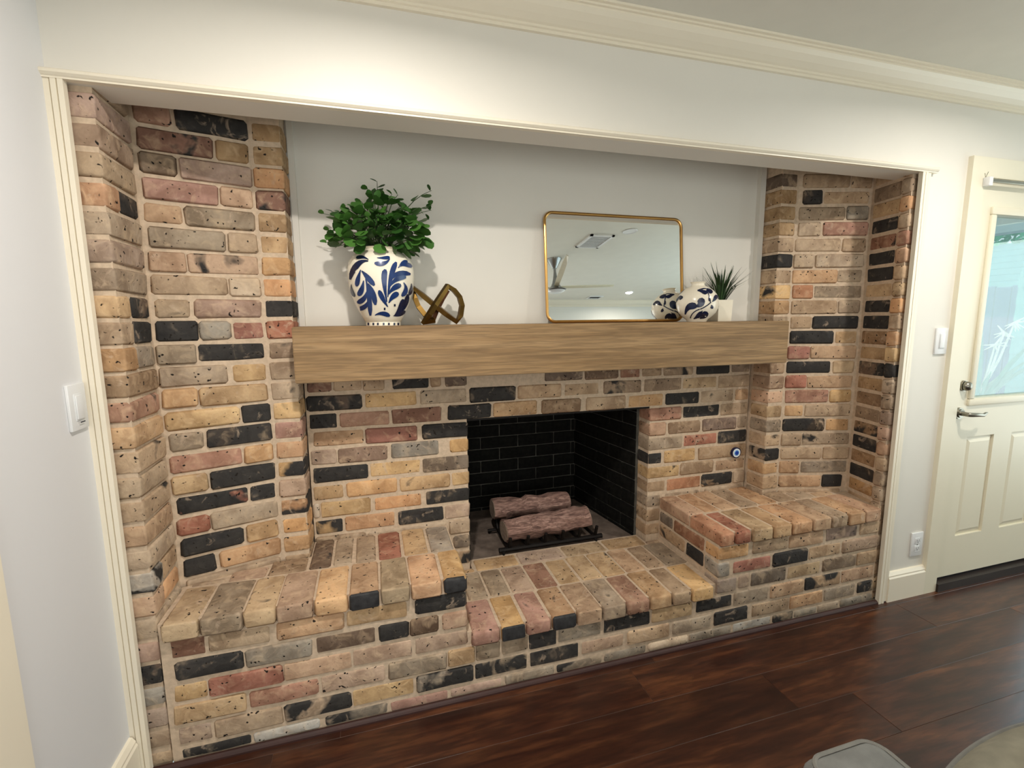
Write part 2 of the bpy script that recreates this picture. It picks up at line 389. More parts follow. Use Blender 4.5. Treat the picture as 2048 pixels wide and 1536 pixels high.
def window(name, axis, p, lo, hi, z0, z1, label):
    root = empty(name, (p, (lo+hi)/2, z0) if axis == 'x' else ((lo+hi)/2, p, z0)); tag(root, label, 'window', kind='structure')
    fr = MB(); t = .045
    def bx(l, h, zz0, zz1, d0=-.03, d1=.03):
        if axis == 'x': fr.box(p+d0, p+d1, l, h, zz0, zz1)
        else: fr.box(l, h, p+d0, p+d1, zz0, zz1)
    bx(lo, lo+t, z0, z1); bx(hi-t, hi, z0, z1); bx(lo+t, hi-t, z0, z0+t); bx(lo+t, hi-t, z1-t, z1); mdl = (lo+hi)/2; bx(mdl-t/2, mdl+t/2, z0+t, z1-t)
    fr.build('window_frame', M['trim'], root)
    for l, h in ((lo+t, mdl-t/2), (mdl+t/2, hi-t)):
        g = MB()
        if axis == 'x': g.box(p-.003, p+.003, l, h, z0+t, z1-t)
        else: g.box(l, h, p-.003, p+.003, z0+t, z1-t)
        g.build('pane', M['glass'], root)
window('added_window_1', 'y', YOW-.06, a0, a1, b0, b1, 'wide white framed window in the far wall')  # unseen window, added to go with the fill lamp at the far wall
window('window_2', 'x', XRW+.06, r0, r1, .25, 2.05, 'tall white framed window in the right wall')

window('added_window_3', 'y', .07, 4.22, 5.12, .05, DZ+.005, 'tall white framed sidelight window past the garden door')  # unseen sidelight, added with its lamp to put a bluish sheen on the floor
# crown moulding profile (distance from wall, height)
def crownprof(): return [(0, 2.215), (.012, 2.215), (.012, 2.224), (.018, 2.226), (.018, 2.233), (.026, 2.236), (.044, 2.247), (.062, 2.262), (.071, 2.274), (.071, 2.280), (.078, 2.281), (.078, 2.287), (.088, 2.288), (.088, ZC), (0, ZC)]
struct(MB().extr_x([(-d, z) for d, z in crownprof()], XLW, XRW), 'trim_1', M['trim'], 'stepped cream crown moulding between header wall and ceiling', 'crown moulding')
struct(MB().extr_x([(YOW+d, z) for d, z in crownprof()][::-1], XLW, XRW), 'trim_2', M['trim'], 'cream crown moulding along the top of the far wall', 'crown moulding')
struct(MB().extr_y([(XRW-d, z) for d, z in crownprof()], YOW, 0), 'trim_3', M['trim'], 'cream crown moulding along the top of the right wall', 'crown moulding')
# header cap over the opening
cap = [(0, ZS), (-.019, ZS), (-.019, ZS+.004), (-.022, ZS+.006), (-.027, ZS+.011), (-.028, ZS+.017), (-.022, ZS+.021), (0, ZS+.023)]
struct(MB().extr_x(cap[::-1], XLW, 3.035), 'trim_4', M['trim'], 'thin moulded cream ledge along the lower edge of the header', 'moulding')
# stepped casings at both sides of the recess
def casing(x0, x1, flip):
    w_ = x1-x0; pr = [(0, 0), (0, -.018), (.28, -.018), (.30, -.013), (.34, -.013), (.36, -.018), (.62, -.018), (.64, -.012), (.70, -.012), (.72, -.015), (1, -.015), (1, .0)]
    pts = [((x1-u*w_) if flip else (x0+u*w_), yy) for u, yy in pr]
    if not flip: pts = pts
    return pts
def ccw(pts):
    a = sum(p[0]*q[1]-q[0]*p[1] for p, q in zip(pts, pts[1:]+pts[:1])); return pts if a > 0 else pts[::-1]
struct(MB().prism(ccw(casing(XLW, .0126, True)), ZF, ZS), 'trim_5', M['trim'], 'fluted cream casing between the side wall and the left brick pier', 'casing')
struct(MB().prism(ccw(casing(2.951, 3.003, False)), ZF, ZS), 'trim_6', M['trim'], 'fluted cream casing beside the right brick pier', 'casing')
bb = [(0, ZF), (-.020, ZF), (-.020, .095), (-.016, .102), (-.016, .108), (-.008, .122), (0, .124)]
struct(MB().extr_x(bb[::-1], 3.003, 3.241), 'baseboard_back', M['trim'], 'short cream baseboard under the wall outlet', 'baseboard')
struct(MB().extr_y(ccw([(XLW-d, z) for d, z in bb]), -.405, -.02), 'baseboard_left', M['trim'], 'cream baseboard along the off-white side wall', 'baseboard')
struct(MB().box(XLW, XLW+.02, -.50, -.405, ZF, 2.06), 'trim_7', M['trim'], 'flat white door casing on the side wall', 'casing')
struct(MB().extr_x([(-.0005, ZF), (-.016, ZF), (-.0155, ZF+.006), (-.012, ZF+.011), (-.006, ZF+.0145), (-.0005, ZF+.015)][::-1], .013, 3.0), 'trim_8', M['shoe'], 'dark brown quarter-round moulding where floor meets the brick base', 'moulding')

# white painted panel above the mantel
pn = MB().box(XmL-.05, XmR+.05, .43, .50, 1.30, ZC)
struct(pn, 'wall_niche', M['wall_grey'], 'white painted panel above the wooden mantel', 'wall')
struct(MB().box(XmL+.001, XmL+.022, .418, .43, 1.3112, ZC), 'trim_9', M['wall_grey'], 'slim white edge strip of the panel beside the plant vase', 'moulding')
struct(MB().box(XmR-.03, XmR-.001, .405, .43, 1.3112, ZC), 'trim_10', M['wall_grey'], 'slim white edge strip of the panel beside the spiky plant', 'moulding')

# ------------------------------------------------------------------ brick alcove, left
wa = MB().prism([(-.14, Yp+MR), (XL0-MR, Yp+MR), (XaL-MR, Ya+MR*1.5), (XpL-MR, Yq+MR), (XmL-MR, Yq+MR), (XmL-MR, .62), (-.14, .62)], ZF, ZC)
WA = wa.build('wall_alcove_left', M['mortar'])
tag(WA, 'splayed alcove of old mixed brick between cream casing and plant vase', 'brick wall', kind='structure')
LP = {27: 't', 26: 'p', 25: 'pg', 24: 'tg', 23: 'po/k', 22: 't', 21: 'pt', 20: 't', 19: 'yt/kd', 18: 't/k', 17: 'yot/gt', 16: 'tb', 15: 'tr', 14: 'tyo', 13: 't', 12: 'gt', 11: 't', 10: 'to', 9: 't', 8: 'wk/t', 7: 'pt/o', 6: 'gt', 5: 'p', 4: 'dk', 3: 'gw', 2: 'gp', 1: 't', 0: 'gt'}
def zrow(c): return (zk(c-1)+.0038 if c > 0 else ZF+.001, (zk(c)-.0038))
for c, code in LP.items():
    z0, z1 = zrow(c); a, _, b = code.partition('/'); e = R.uniform(-.002, .003)
    if b:
        brick(WA, (-.045, Yp+e, z0), (1, 0, 0), XL0+.045, z1-z0, .075, a)
        brick(WA, (XL0-.001, Yp+.079, z0), (XaL-XL0, Ya-Yp, 0), .118, z1-z0, .09, b)
    else: brick(WA, (-.045, Yp+e, z0), (1, 0, 0), XL0+.045+R.uniform(-.002, .002), z1-z0, .192, a)
AL = {27: '845-1090tr 1120-1590k', 26: '875-1360rd 1380-1590yb', 25: '890-1130gd 1150-1610p', 24: '910-1395rp 1410-1620pt', 23: '915-1170ot 1180-1640g', 22: '950-1440g 1460-1650t',
      21: '950-1190tp 1205-1655pt', 20: '965-1460t 1470-1670tw', 19: '990-1220gt 1240-1690grt', 18: '1000-1270k 1275-1480g 1490-1690r', 17: '1005-1255g 1265-1700k', 16: '1005-1455t 1490-1705y', 15: '1040-1265oy 1280-1710yt',
      14: '1055-1540y 1550-1730k', 13: '1080-1310g 1325-1740k', 12: '1085-1555rp 1565-1765oy', 11: '1100-1330yg 1350-1775mk', 10: '1130-1595rk 1600-1780k', 9: '1135-1345r 1355-1790tg', 8: '1160-1560k 1580-1780yt', 7: '1180-1380k 1410-1800ot', 6: '1200-1800t'}
rows(WA, (XaL, Ya), (XpL, Yq), AL, .09, 3.2, 0)
PLc = {27: 'yb', 26: 'yb', 25: 'o', 24: 'rd', 23: 'yt', 22: 'yt', 21: 'yo', 20: 'o', 19: 'k', 18: 'r', 17: 'td', 16: 't', 15: 't', 14: 'y', 13: 'rp', 12: 'o', 11: 'yk', 10: 'pt', 9: 'ok', 8: 'oy', 7: 'oy', 6: 't'}
for c, code in PLc.items():
    z0, z1 = zrow(c); e = R.uniform(-.002, .003)
    brick(WA, (XpL+.004, Yq+e, z0), (1, 0, 0), XmL-XpL-.004+R.uniform(-.002, .001), z1-z0, .115, code)

# ------------------------------------------------------------------ brick alcove, right
wa = MB().prism([(XmR+MR, Yq+MR), (XpR+MR, Yq+MR), (XaR+MR, Ya+MR), (XRl+MR, Yp+MR), (3.10, Yp+MR), (3.10, .62), (XmR+MR, .62)], ZF, ZC)
WB = wa.build('wall_alcove_right', M['mortar'])
tag(WB, 'splayed alcove of old mixed brick between mirror and garden door', 'brick wall', kind='structure')
AR = {27: '690-1075t 1085-1290t', 26: '690-840k 855-1240t', 25: '650-1035gt 1045-1225g', 24: '645-830tw 850-1220pr', 23: '615-1000t 1010-1200t', 22: '605-775t 790-1180t', 21: '600-965ot 970-1170tg', 20: '600-765ro 775-1170tg', 19: '590-960t 975-1150t', 18: '580-760t 765-1140k',
      17: '575-940k 950-1130yt', 16: '560-740r 750-1120ot', 15: '545-915k 930-1105yt', 14: '540-715r 720-1090ot', 13: '540-890rp 905-1080y', 12: '530-690yo 700-1075t', 11: '520-860k 875-1060yo', 10: '495-670t 680-1075t', 9: '485-840t 850-1060t', 8: '480-650ot 665-1045tg', 7: '475-830to 840-1000k', 6: '475-990t'}
rows(WB, (XpR, Yq), (XaR, Ya), AR, .09, 4.096, 1440)
PRc = {27: 'd', 26: 'yb', 25: 'yb', 24: 'yt', 23: 't', 22: 'k', 21: 't', 20: 'y', 19: 'oy', 18: 't', 17: 't', 16: 'ot', 15: 'to', 14: 'pt', 13: 'op', 12: 'yt', 11: 'gt', 10: 't', 9: 'tk', 8: 'yo', 7: 't', 6: 't'}
for c, code in PRc.items():
    z0, z1 = zrow(c); e = R.uniform(-.002, .003)
    brick(WB, (XmR, Yq+e, z0), (1, 0, 0), XpR-XmR-.004, z1-z0, .115, code)
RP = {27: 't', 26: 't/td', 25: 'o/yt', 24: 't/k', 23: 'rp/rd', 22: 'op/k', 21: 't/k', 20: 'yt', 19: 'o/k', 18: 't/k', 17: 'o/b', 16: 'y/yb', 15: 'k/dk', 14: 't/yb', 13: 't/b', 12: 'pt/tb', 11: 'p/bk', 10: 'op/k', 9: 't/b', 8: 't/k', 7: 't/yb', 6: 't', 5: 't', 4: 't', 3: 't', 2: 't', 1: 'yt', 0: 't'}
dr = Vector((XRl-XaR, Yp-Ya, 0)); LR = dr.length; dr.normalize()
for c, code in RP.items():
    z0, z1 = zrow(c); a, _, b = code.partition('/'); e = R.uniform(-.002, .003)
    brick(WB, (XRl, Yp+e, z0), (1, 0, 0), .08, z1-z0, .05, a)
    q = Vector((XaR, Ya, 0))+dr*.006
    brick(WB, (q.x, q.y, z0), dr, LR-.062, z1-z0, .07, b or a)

# ------------------------------------------------------------------ fireplace: chimney breast, firebox, hearth
FP = empty('fireplace', (1.53, .2, ZF), 'old mixed-brick fireplace with black firebox and stepped brick benches', 'fireplace')
cb = MB()
cb.box(XmL+.001, XfL-MR, Yc+MR, .54, ZF, 1.299); cb.box(XfR+MR, XmR-.001, Yc+MR, .54, ZF, 1.299); cb.box(XfL-MR, XfR+MR, Yc+MR, .54, zk(12)+MR, 1.299)
CB = cb.build('chimney_breast', M['mortar'], FP)
D1 = {15: '215-420dr 430-670t 680-850t 920-1220k 1230-1320t 1350-1730d 1740-2100d', 14: '215-675dk 695-1120y 1145-1540tg', 13: '235-470k 485-900gr 920-1320rd', 12: '270-690ot 705-1120r 1165-1550k', 11: '250-465tp 475-880dp 910-1300g 1390-1548y',
      10: '270-725mk 735-1155y 1170-1550gd', 9: '270-520ty 545-960yo 980-1395yt 1405-1560y', 8: '265-325tw 335-740y 770-1165o 1195-1560k', 7: '290-520yk 535-940o 970-1340k 1355-1570pt', 6: '290-700t 720-1370t 1390-1572t', 5: '1200-1400t 1420-1575dg', 4: '1250-1560tk'}
rows(CB, (XmL, Yc), (XfL, Yc), D1, .10, 4.096, 560)
D2 = {15: '1090-1167d 1170-1238d 1242-1281dr 1284-1326t 1328-1388tk 1394-1461k 1465-1508td', 14: '940-1031k 1036-1124t 1129-1200t 1208-1284td 1289-1364td 1366-1436yt 1438-1504t', 13: '896-982k 988-1074yo 1085-1162td 1173-1252t 1258-1328yo 1332-1400k 1403-1468t 1471-1502ot'}
rows(CB, (XmL, Yc), (XmR, Yc), {15: D2[15], 14: D2[14], 13: D2[13]}, .10, 1.0, 0)
D3 = {12: '1296-1364pr 1367-1440k 1442-1502t', 11: '1293-1333op 1337-1402td 1406-1474pd 1476-1500t', 10: '1293-1366tg 1368-1435r 1437-1498k', 9: '1291-1325k 1329-1391y 1398-1496t', 8: '1291-1360y 1361-1428t 1431-1493to', 7: '1291-1332t 1334-1402or 1404-1465tk 1467-1490t', 6: '1290-1322t 1330-1400t 1410-1486t', 5: '1290-1320t', 4: '1290-1320t'}
rows(CB, (XfR, Yc), (XmR, Yc), D3, .10, 1.0, 0)

# firebox: splayed black painted brick walls
FB = MB(); xb0, xb1, yb_, zt = 1.19, 1.872, 1.09, .98
FB.box(xb0-.1, xb1+.1, yb_+.004, yb_+.10, ZF, zt+.1)
FB.prism(ccw([(XfL+.012, .530), (xb0-.004, yb_+.01), (xb0-.15, yb_+.01), (XfL-.14, .542)]), ZF, zt+.1)
FB.prism(ccw([(XfR-.008, .530), (xb1+.004, yb_+.01), (xb1+.15, yb_+.01), (XfR+.14, .542)]), ZF, zt+.1)
FB.box(XfL-.1, XfR+.1, .535, yb_+.1, zt, zt+.1)
FBX = FB.build('firebox', M['soot_mortar'], FP)
fl_ = MB().box(XfL-.02, XfR+.02, .515, yb_+.02, ZF, .212); fl_.build('firebox_floor', M['ash'], FP)
FC = .0705; BL = .2265
def fb_wall(P0, P1, off, code='k'):
    P0 = Vector((*P0, 0)); P1 = Vector((*P1, 0)); ux = (P1-P0); Lg = ux.length; ux.normalize()
    for r in range(11):
        z0 = .2293-FC+r*FC+.002; z1 = z0+FC-.004
        s = -BL + (off + (r % 2)*BL/2) % BL
        while s < Lg:
            s0 = max(s+.002, -.004); s1 = min(s+BL-.002, Lg+.004)
            if s1-s0 > .02 and z1 > .215:
                q = P0+ux*s0; brick(FBX, (q.x, q.y, max(z0, .2125)), ux, s1-s0, z1-max(z0, .2125), .05, 'k', 'soot', .0035, .0007)
            s += BL
fb_wall((xb0, yb_), (xb1, yb_), .096); fb_wall((xb1, yb_), (XfR-.014, .534), .12); fb_wall((XfL+.016, .534), (xb0, yb_), .05)
# right jamb: returns of the face bricks are the bricks themselves; steel lintel over the opening
MB().box(XfL-.05, XfR+.05, Yc+.012, .53, zk(12)-.004, zk(12)+.004).build('lintel', M['iron'], FP)

# hearth body (mortar)
hb = MB()
WL_ = [(XmL+.001, Yc+.004), (XmL+.001, Yq-.001), (XpL, Yq-.001), (XaL+.001, Ya-.001), (XL0+.001, MR)]
WR_ = [(XRl-.001, MR), (XaR-.001, Ya-.001), (XpR, Yq-.001), (XmR-.001, Yq-.001), (XmR-.001, Yc+.004)]
hb.prism(ccw(WR_+WL_), ZF, zk(2)-.001)
hb.prism(ccw([(XsL-MR, MR), (XsL-MR, Yc+.004)]+WL_), zk(2)-.001, ZSEAT-MR)
hb.prism(ccw([(XsR+MR, Yc+.004), (XsR+MR, MR)]+WR_), zk(2)-.001, ZSEAT-MR)
hb.box(XsL-MR, XsR+MR, MR+.004, Yc+.004, zk(2)-.001, ZH-MR); hb.box(XfL+.003, XfR-.003, Yc+.004, .513, ZF, ZH-MR)
HB = hb.build('hearth', M['mortar'], FP)
BF = {5: '340-410rd 413-541tg 552-688to 692-816ty 830-937gk', 4: '349-487k 490-623g 630-753d 758-818k 820-878d 885-937po', 3: '345-415y 419-565r 567-703tp 706-825pt 830-938pt'}
rows(HB, (XL0, 0), (XsL, 0), BF, .09, 1.0, 0)
BR = {5: '1430-1500yo 1506-1579t 1580-1648to 1653-1717dp 1721-1760t', 4: '1428-1460gw 1467-1544r 1548-1616k 1619-1683t 1686-1757pg', 3: '1424-1474pg 1477-1501pg 1503-1573dg 1576-1642yt 1646-1714gd 1715-1755t'}
rows(HB, (XsR, 0), (XRl, 0), BR, .09, 1.0, 0)
BB = {2: '348-492ty 498-638rp 641-771pt 778-894g 898-950yt 952-1001g 1004-1056g 1059-1113dk 1116-1205g 1208-1302k 1304-1387gy 1392-1466k 1468-1538tg 1543-1609ot 1611-1682tk 1685-1748tp',
      1: '355-424tp 429-565t 569-703tk 705-829y 834-947gk 950-1055gk 1060-1158k 1162-1250pt 1256-1340t 1345-1424tg 1429-1497k 1505-1579t 1581-1647to 1649-1711gt 1715-1750gk',
      0: '362-504mk 506-640w 650-776kg 781-896pr 900-1006p 1012-1108g 1113-1206gk 1208-1294g 1297-1378tw 1380-1463g 1467-1542w 1547-1587kg 1589-1635g 1636-1679tw 1681-1755g'}
rows(HB, (XL0, 0), (XRl, 0), BB, .09, 1.0, 0)
# side faces of the two benches
def side(X, facing, table):
    for c, lst in table.items():
        z0, z1 = zrow(c); z1 = min(z1, ZSEAT-.07)
        for y0, y1, code in lst:
            if facing < 0: brick(HB, (X, y1, z0), (0, -1, 0), y1-y0, z1-z0, .09, code)
            else: brick(HB, (X, y0, z0), (0, 1, 0), y1-y0, z1-z0, .09, code)
side(XsR, -1, {5: [(.096, .31, 'br'), (.322, .425, 'gd')], 4: [(.096, .215, 'k'), (.225, .425, 'tb')]})
side(XsL, 1, {5: [(.096, .31, 't'), (.322, .425, 'g')], 4: [(.096, .215, 't'), (.225, .425, 'd')]})
# bench and hearth tops: flat bricks laid with their ends to the room
def top_row(ztop, pxs, yfront, yback, codes, clip=None, th=.058, pyref=None):
    for (x0, x1), code in zip(pxs, codes):
        a = along(x0, (0, yfront), (1, 0, 0), ztop); b = along(x1, (0, yfront), (1, 0, 0), ztop)
        if clip: a = max(a, clip[0]); b = min(b, clip[1])
        if b-a < .02: continue
        yb2 = yback((a+b)/2) if callable(yback) else yback
        if yb2-yfront < .03: continue
        brick(HB, (a, yfront+R.uniform(-.003, .003), ztop-th+R.uniform(-.0015, .0015)), (1, 0, 0), b-a, th, yb2-yfront, code.replace('k', ''), bev=R.uniform(.006, .01), black_end='k' in code)
def wallY(x):
    if x < XaL: return Ya
    if x < XpL: return Ya+(Yq-Ya)*(x-XaL)/(XpL-XaL)
    if x < XmL: return Yq
    if x < XmR: return Yc
    if x < XpR: return Yq
    return Yq+(Ya-Yq)*(x-XpR)/(XaR-XpR)
YF = -.013
lx = [(318, 393), (397, 482), (484, 550), (551, 625), (627, 695), (698, 758), (762, 819), (822, 884), (888, 936)]
top_row(ZSEAT, lx, YF, .197, ['ty', 'g', 'yt', 'pt', 'oy', 'tok', 'yg', 'o', 'yk'], (XL0-.0, XsL))
lb = [(372, 450), (455, 530), (535, 612), (617, 660), (664, 705), (709, 752), (757, 803), (808, 858), (862, 908)]
top_row(ZSEAT, [(x0, x1) for x0, x1 in lb], .205, lambda x: wallY(x)-.004, ['t', 'tp', 'bt', 'd', 'tg', 't', 'r', 'yt', 'tw'], (XL0+.02, XsL))
rx = [(1437, 1472), (1476, 1506), (1510, 1549), (1551, 1587), (1589, 1629), (1631, 1665), (1667, 1699), (1702, 1733), (1735, 1766)]
top_row(ZSEAT, rx, YF, .197, ['ro', 'r', 'ty', 'oy', 'o', 'ot', 't', 'to', 'op'], (XsR, XRl))
rb = [(1376, 1409), (1411, 1444), (1446, 1480), (1483, 1518), (1521, 1556), (1559, 1594), (1597, 1632), (1635, 1668), (1671, 1703)]
top_row(ZSEAT, rb, .205, lambda x: wallY(x)-.004, ['op', 'o', 'to', 'tb', 'ot', 'gt', 'gt', 't', 't'], (XsR, XRl+.03))
hx = [(945, 1001), (1005, 1052), (1055, 1104), (1107, 1154), (1157, 1206), (1209, 1254), (1257, 1301), (1304, 1347), (1350, 1386), (1389, 1430)]
top_row(ZH, hx, YF, .187, ['rp', 'yk', 'rp', 'bok', 'ot', 't', 'rt', 'oy', 't', 'y'], (XsL, XsR))
hb2 = [(938, 978), (981, 1022), (1025, 1070), (1073, 1116), (1119, 1163), (1166, 1207), (1210, 1252), (1255, 1294), (1297, 1332), (1335, 1378)]
top_row(ZH, hb2, .195, .395, ['tg', 'gt', 'tp', 'rb', 'yt', 'ty', 'yt', 'to', 'tb', 'tg'], (XsL, XsR))
for a, b, code in [(XsL+.005, 1.10, 'yt'), (1.105, 1.31, 'yt'), (1.315, 1.53, 'tp'), (1.535, 1.75, 'ty'), (1.755, 1.96, 'yb'), (1.965, XsR-.003, 't')]:
    brick(HB, (a, .402, ZH-.058), (1, 0, 0), b-a, .058, .1 if XfL < (a+b)/2 < XfR else .028, code)
nb = len([o for o in bpy.data.objects if o.name.startswith('brick') and (o.parent in (CB, FBX, HB))])
print('BRICKS', BCOUNT, 'fireplace', nb)

# ------------------------------------------------------------------ logs and grate
def log(name, pts, rad, label, seed):
    rr = random.Random(seed); pts = [Vector(p) for p in pts]; P = []; rads = []
    n = 14
    for i in range(n):
        t = i/(n-1); k = min(int(t*(len(pts)-1)), len(pts)-2); u = t*(len(pts)-1)-k
        P.append(pts[k].lerp(pts[k+1], u)+Vector((0, rr.uniform(-.004, .004), rr.uniform(-.004, .004)))); rads.append(rad*(1+rr.uniform(-.07, .07)))
    root = empty(name, (pts[0]+pts[-1])/2 - Vector((0, 0, rad)), label, 'log', 'ceramic logs in the firebox')
    m = MB(); m.tube(P, rads, 12); mv = []
    for i, v in enumerate(m.v):
        ax = P[i//12]; d = Vector(v)-ax; mv.append(tuple(ax+d*(1+rr.uniform(-.10, .08))))
    m.v = mv; m.build('bark', M['log'], root, sharp=30)
    for e, q in ((0, 1), (-1, -2)):
        d = (P[e]-P[q]).normalized(); MB().tube([P[e]-d*.004, P[e]+d*.003], rads[e]*.9, 12).build('cut_end', M['logend'], root)
    return root
l0 = onZ(1008, 1062, .305); l1 = onZ(1176, 1032, .312)
log('fire_log', [l0, l1], .056, 'pinkish-brown ceramic log at the front of the grate with its sawn end showing', 3)
q0 = onZ(988, 1023, .345); q1 = onZ(1140, 1009, .345)
log('fire_log', [q0+Vector((.0, .03, 0)), q1+Vector((0, .05, 0))], .052, 'ceramic log lying behind the other, propped at the back of the grate', 5)
gx0, gx1 = l0.x-.02, l1.x+.0; gy = min(l0.y, l1.y)-.066
gr = empty('fire_grate', ((gx0+gx1)/2, gy+.1, .212), 'black iron grate under the logs in the firebox', 'grate')
m = MB(); m.tube([(gx0-.02, gy+.012, .236), (gx1+.04, gy+.012, .236)], .012, 8); m.build('front_rail', M['iron'], gr)
MB().tube([(gx0-.02, gy+.24, .236), (gx1+.04, gy+.24, .236)], .008, 8).build('back_rail', M['iron'], gr)
for i in range(6):
    x = gx0+.03+(gx1-gx0-.03)*i/5
    MB().tube([(x, gy-.012, .30), (x, gy, .262), (x, gy+.02, .239), (x, gy+.12, .236), (x, gy+.23, .239), (x, gy+.26, .28)], .009, 6).build('grate_bar', M['iron'], gr)
for x, yy in ((gx0, gy), (gx1, gy), (gx0, gy+.24), (gx1, gy+.24)):
    o = -.03 if yy == gy else .02
    MB().tube([(x, yy+.012, .236), (x-.004, yy+o*.5, .226), (x-.01, yy+o, .213)], .0065, 6).build('leg', M['iron'], gr)

# ------------------------------------------------------------------ mantel beam
ZM = 1.3111; YM = .2152
mm = MB(); bm = bmesh.new(); bmesh.ops.create_cube(bm, size=1)
for v in bm.verts: v.co = Vector((XmL+.002+(v.co.x+.5)*(XmR-XmL-.004), YM+(v.co.y+.5)*(.43-YM), 1.1187+(v.co.z+.5)*(ZM-1.1187)))
bmesh.ops.bevel(bm, geom=bm.edges[:], offset=.003, segments=2, affect='EDGES')
mm.bm(bm, True); mb_ = mm.build('mantel_beam', M['mantel']); tag(mb_, 'thick brown wooden mantel beam spanning between the brick pilasters', 'mantel')

# ------------------------------------------------------------------ mirror
A5 = math.radians(5); MU = Vector((0, math.sin(A5), math.cos(A5))); MX = Vector((1, 0, 0)); MN = Vector((0, -math.cos(A5), math.sin(A5)))
mx0, mx1, mh, rc = 1.4235, 2.1015, .470, .042; MO = Vector((mx0, .3795, ZM+.001))
def mpt(u, v_, n=0): return MO + MX*u + MU*v_ + MN*n
def rrect(w_, h_, r, ins=0, k=6):
    pts = []
    for cx, cy, a0 in ((w_-r, r, -PI/2), (w_-r, h_-r, 0), (r, h_-r, PI/2), (r, r, PI)):
        for i in range(k+1):
            a = a0+PI/2*i/k; pts.append((cx+(r-ins)*math.cos(a), cy+(r-ins)*math.sin(a)))
    return pts
mir = empty('wall_mirror', mpt((mx1-mx0)/2, 0), 'rounded rectangular mirror in a thin gold frame leaning above the mantel', 'mirror')
ol = rrect(mx1-mx0, mh, rc, .006)
MB().tube([mpt(u, v_, .003) for u, v_ in ol], .0065, 8, closed=True, up=MN).build('frame', M['gold'], mir)
g = MB(); n = len(ol); g.add([mpt(u, v_, .002) for u, v_ in ol]+[mpt(u, v_, -.004) for u, v_ in ol], [tuple(range(n)), tuple(range(n, 2*n))[::-1]]+[(i, n+i, n+(i+1) % n, (i+1) % n) for i in range(n)])
g.build('mirror_glass', M['mirror'], mir)

# ------------------------------------------------------------------ painted vases
def hit_lathe(px, py, rz, c):
    d = ray(px, py).normalized(); t0 = (c[1]-CP.y)/d.y-.25; last = None
    for i in range(700):
        p = CP+d*(t0+i*.0007); r = rz(p.z-c[2])
        if r is not None and math.hypot(p.x-c[0], p.y-c[1]) <= r: return p
    return None
def interp(prof):
    pr = sorted([(z, r) for r, z in prof])
    def f(z):
        if z < pr[0][0] or z > pr[-1][0]: return None
        for (a, ra), (b, rb) in zip(pr, pr[1:]):
            if a <= z <= b: return ra+(rb-ra)*((z-a)/(b-a) if b > a else 0)
    return f
def stroke(m, tr, a, b, c_, wmax, rz, c, flat=False, n=9):
    """a brush stroke a-b-c in photo coordinates laid on the vase surface"""
    cen = []
    for i in range(n):
        t = i/(n-1); cen.append(((1-t)**2*a[0]+2*t*(1-t)*b[0]+t*t*c_[0], (1-t)**2*a[1]+2*t*(1-t)*b[1]+t*t*c_[1]))
    L_, Rr = [], []
    for i, p in enumerate(cen):
        q0 = cen[max(i-1, 0)]; q1 = cen[min(i+1, n-1)]; dx, dy = q1[0]-q0[0], q1[1]-q0[1]; ln = math.hypot(dx, dy) or 1
        t = i/(n-1); wd = wmax*(.5 if flat else 1.22* (.06+.5*math.sin(PI*min(1, t*.80+.04))**1.0*(0.35+.65*t)))
        if i == n-1 and not flat: wd *= .55
        if i == n-1: pass
        L_.append((p[0]-dy/ln*wd, p[1]+dx/ln*wd)); Rr.append((p[0]+dy/ln*wd, p[1]-dx/ln*wd))
    vs_, ok = [], []
    for l, r in zip(L_, Rr):
        pr = []
        for k in (0, .5, 1):
            h = hit_lathe(*tr((l[0]+(r[0]-l[0])*k, l[1]+(r[1]-l[1])*k)), rz, c)
            if h is not None:
                e = Vector((h.x-c[0], h.y-c[1], 0)).normalized(); h = h+e*.0016+Vector((0, 0, 0))
            pr.append(h)
        if all(q is not None for q in pr): vs_.append(pr)
    if len(vs_) < 3: return
    v = [q for pr in vs_ for q in pr]; f = []
    for i in range(len(vs_)-1):
        f += [(3*i, 3*i+3, 3*i+4, 3*i+1), (3*i+1, 3*i+4, 3*i+5, 3*i+2)]
    m.add(v, f, True)
VC = (.7545, .300, ZM+.0005); k5 = .00035
vprof = [(.000, 0), (.062, 0), (.0625, .014), (.0645, .0155), (.0745, .034), (.0915, .068), (.1045, .103), (.1135, .138), (.1175, .172), (.1165, .205), (.1105, .228), (.0985, .246), (.082, .258), (.068, .264), (.063, .268), (.066, .273), (.070, .276), (.064, .2765), (.056, .268), (.056, .260), (.0, .256)]
vprof_o = vprof[1:17]
vase = empty('vase', VC, 'tall cream ceramic vase painted with cobalt leaf sprigs, holding green foliage', 'vase')
MB().lathe(vprof, VC, 48).build('vase_body', M['ceramic'], vase)
rz = interp([(r, z) for r, z in vprof_o]); tr = lambda p: (630+p[0]/5.12, 360+p[1]/5.12)
S1 = [((480,930),(520,970),(610,1080),50), ((545,1060),(600,1130),(620,1280),50), ((520,1010),(560,1150),(570,1390),45), ((470,920),(440,1010),(430,1090),45), ((500,1030),(490,1130),(445,1185),52), ((540,1120),(520,1240),(435,1255),50), ((560,1200),(540,1320),(440,1320),46),
      ((735,1250),(690,1000),(720,915),55), ((745,1200),(770,950),(830,840),50), ((760,1060),(800,920),(975,965),50), ((760,1100),(820,990),(930,995),50), ((755,1170),(800,1090),(880,1075),54), ((755,1260),(790,1180),(855,1160),54), ((745,1300),(690,1220),(655,1130),46),
      ((635,797),(720,800),(765,792),34), ((765,805),(720,880),(610,850),46), ((850,900),(900,830),(990,890),44), ((865,870),(900,825),(945,840),34), ((905,1050),(960,1130),(885,1190),44), ((615,1385),(690,1345),(765,1395),44)]
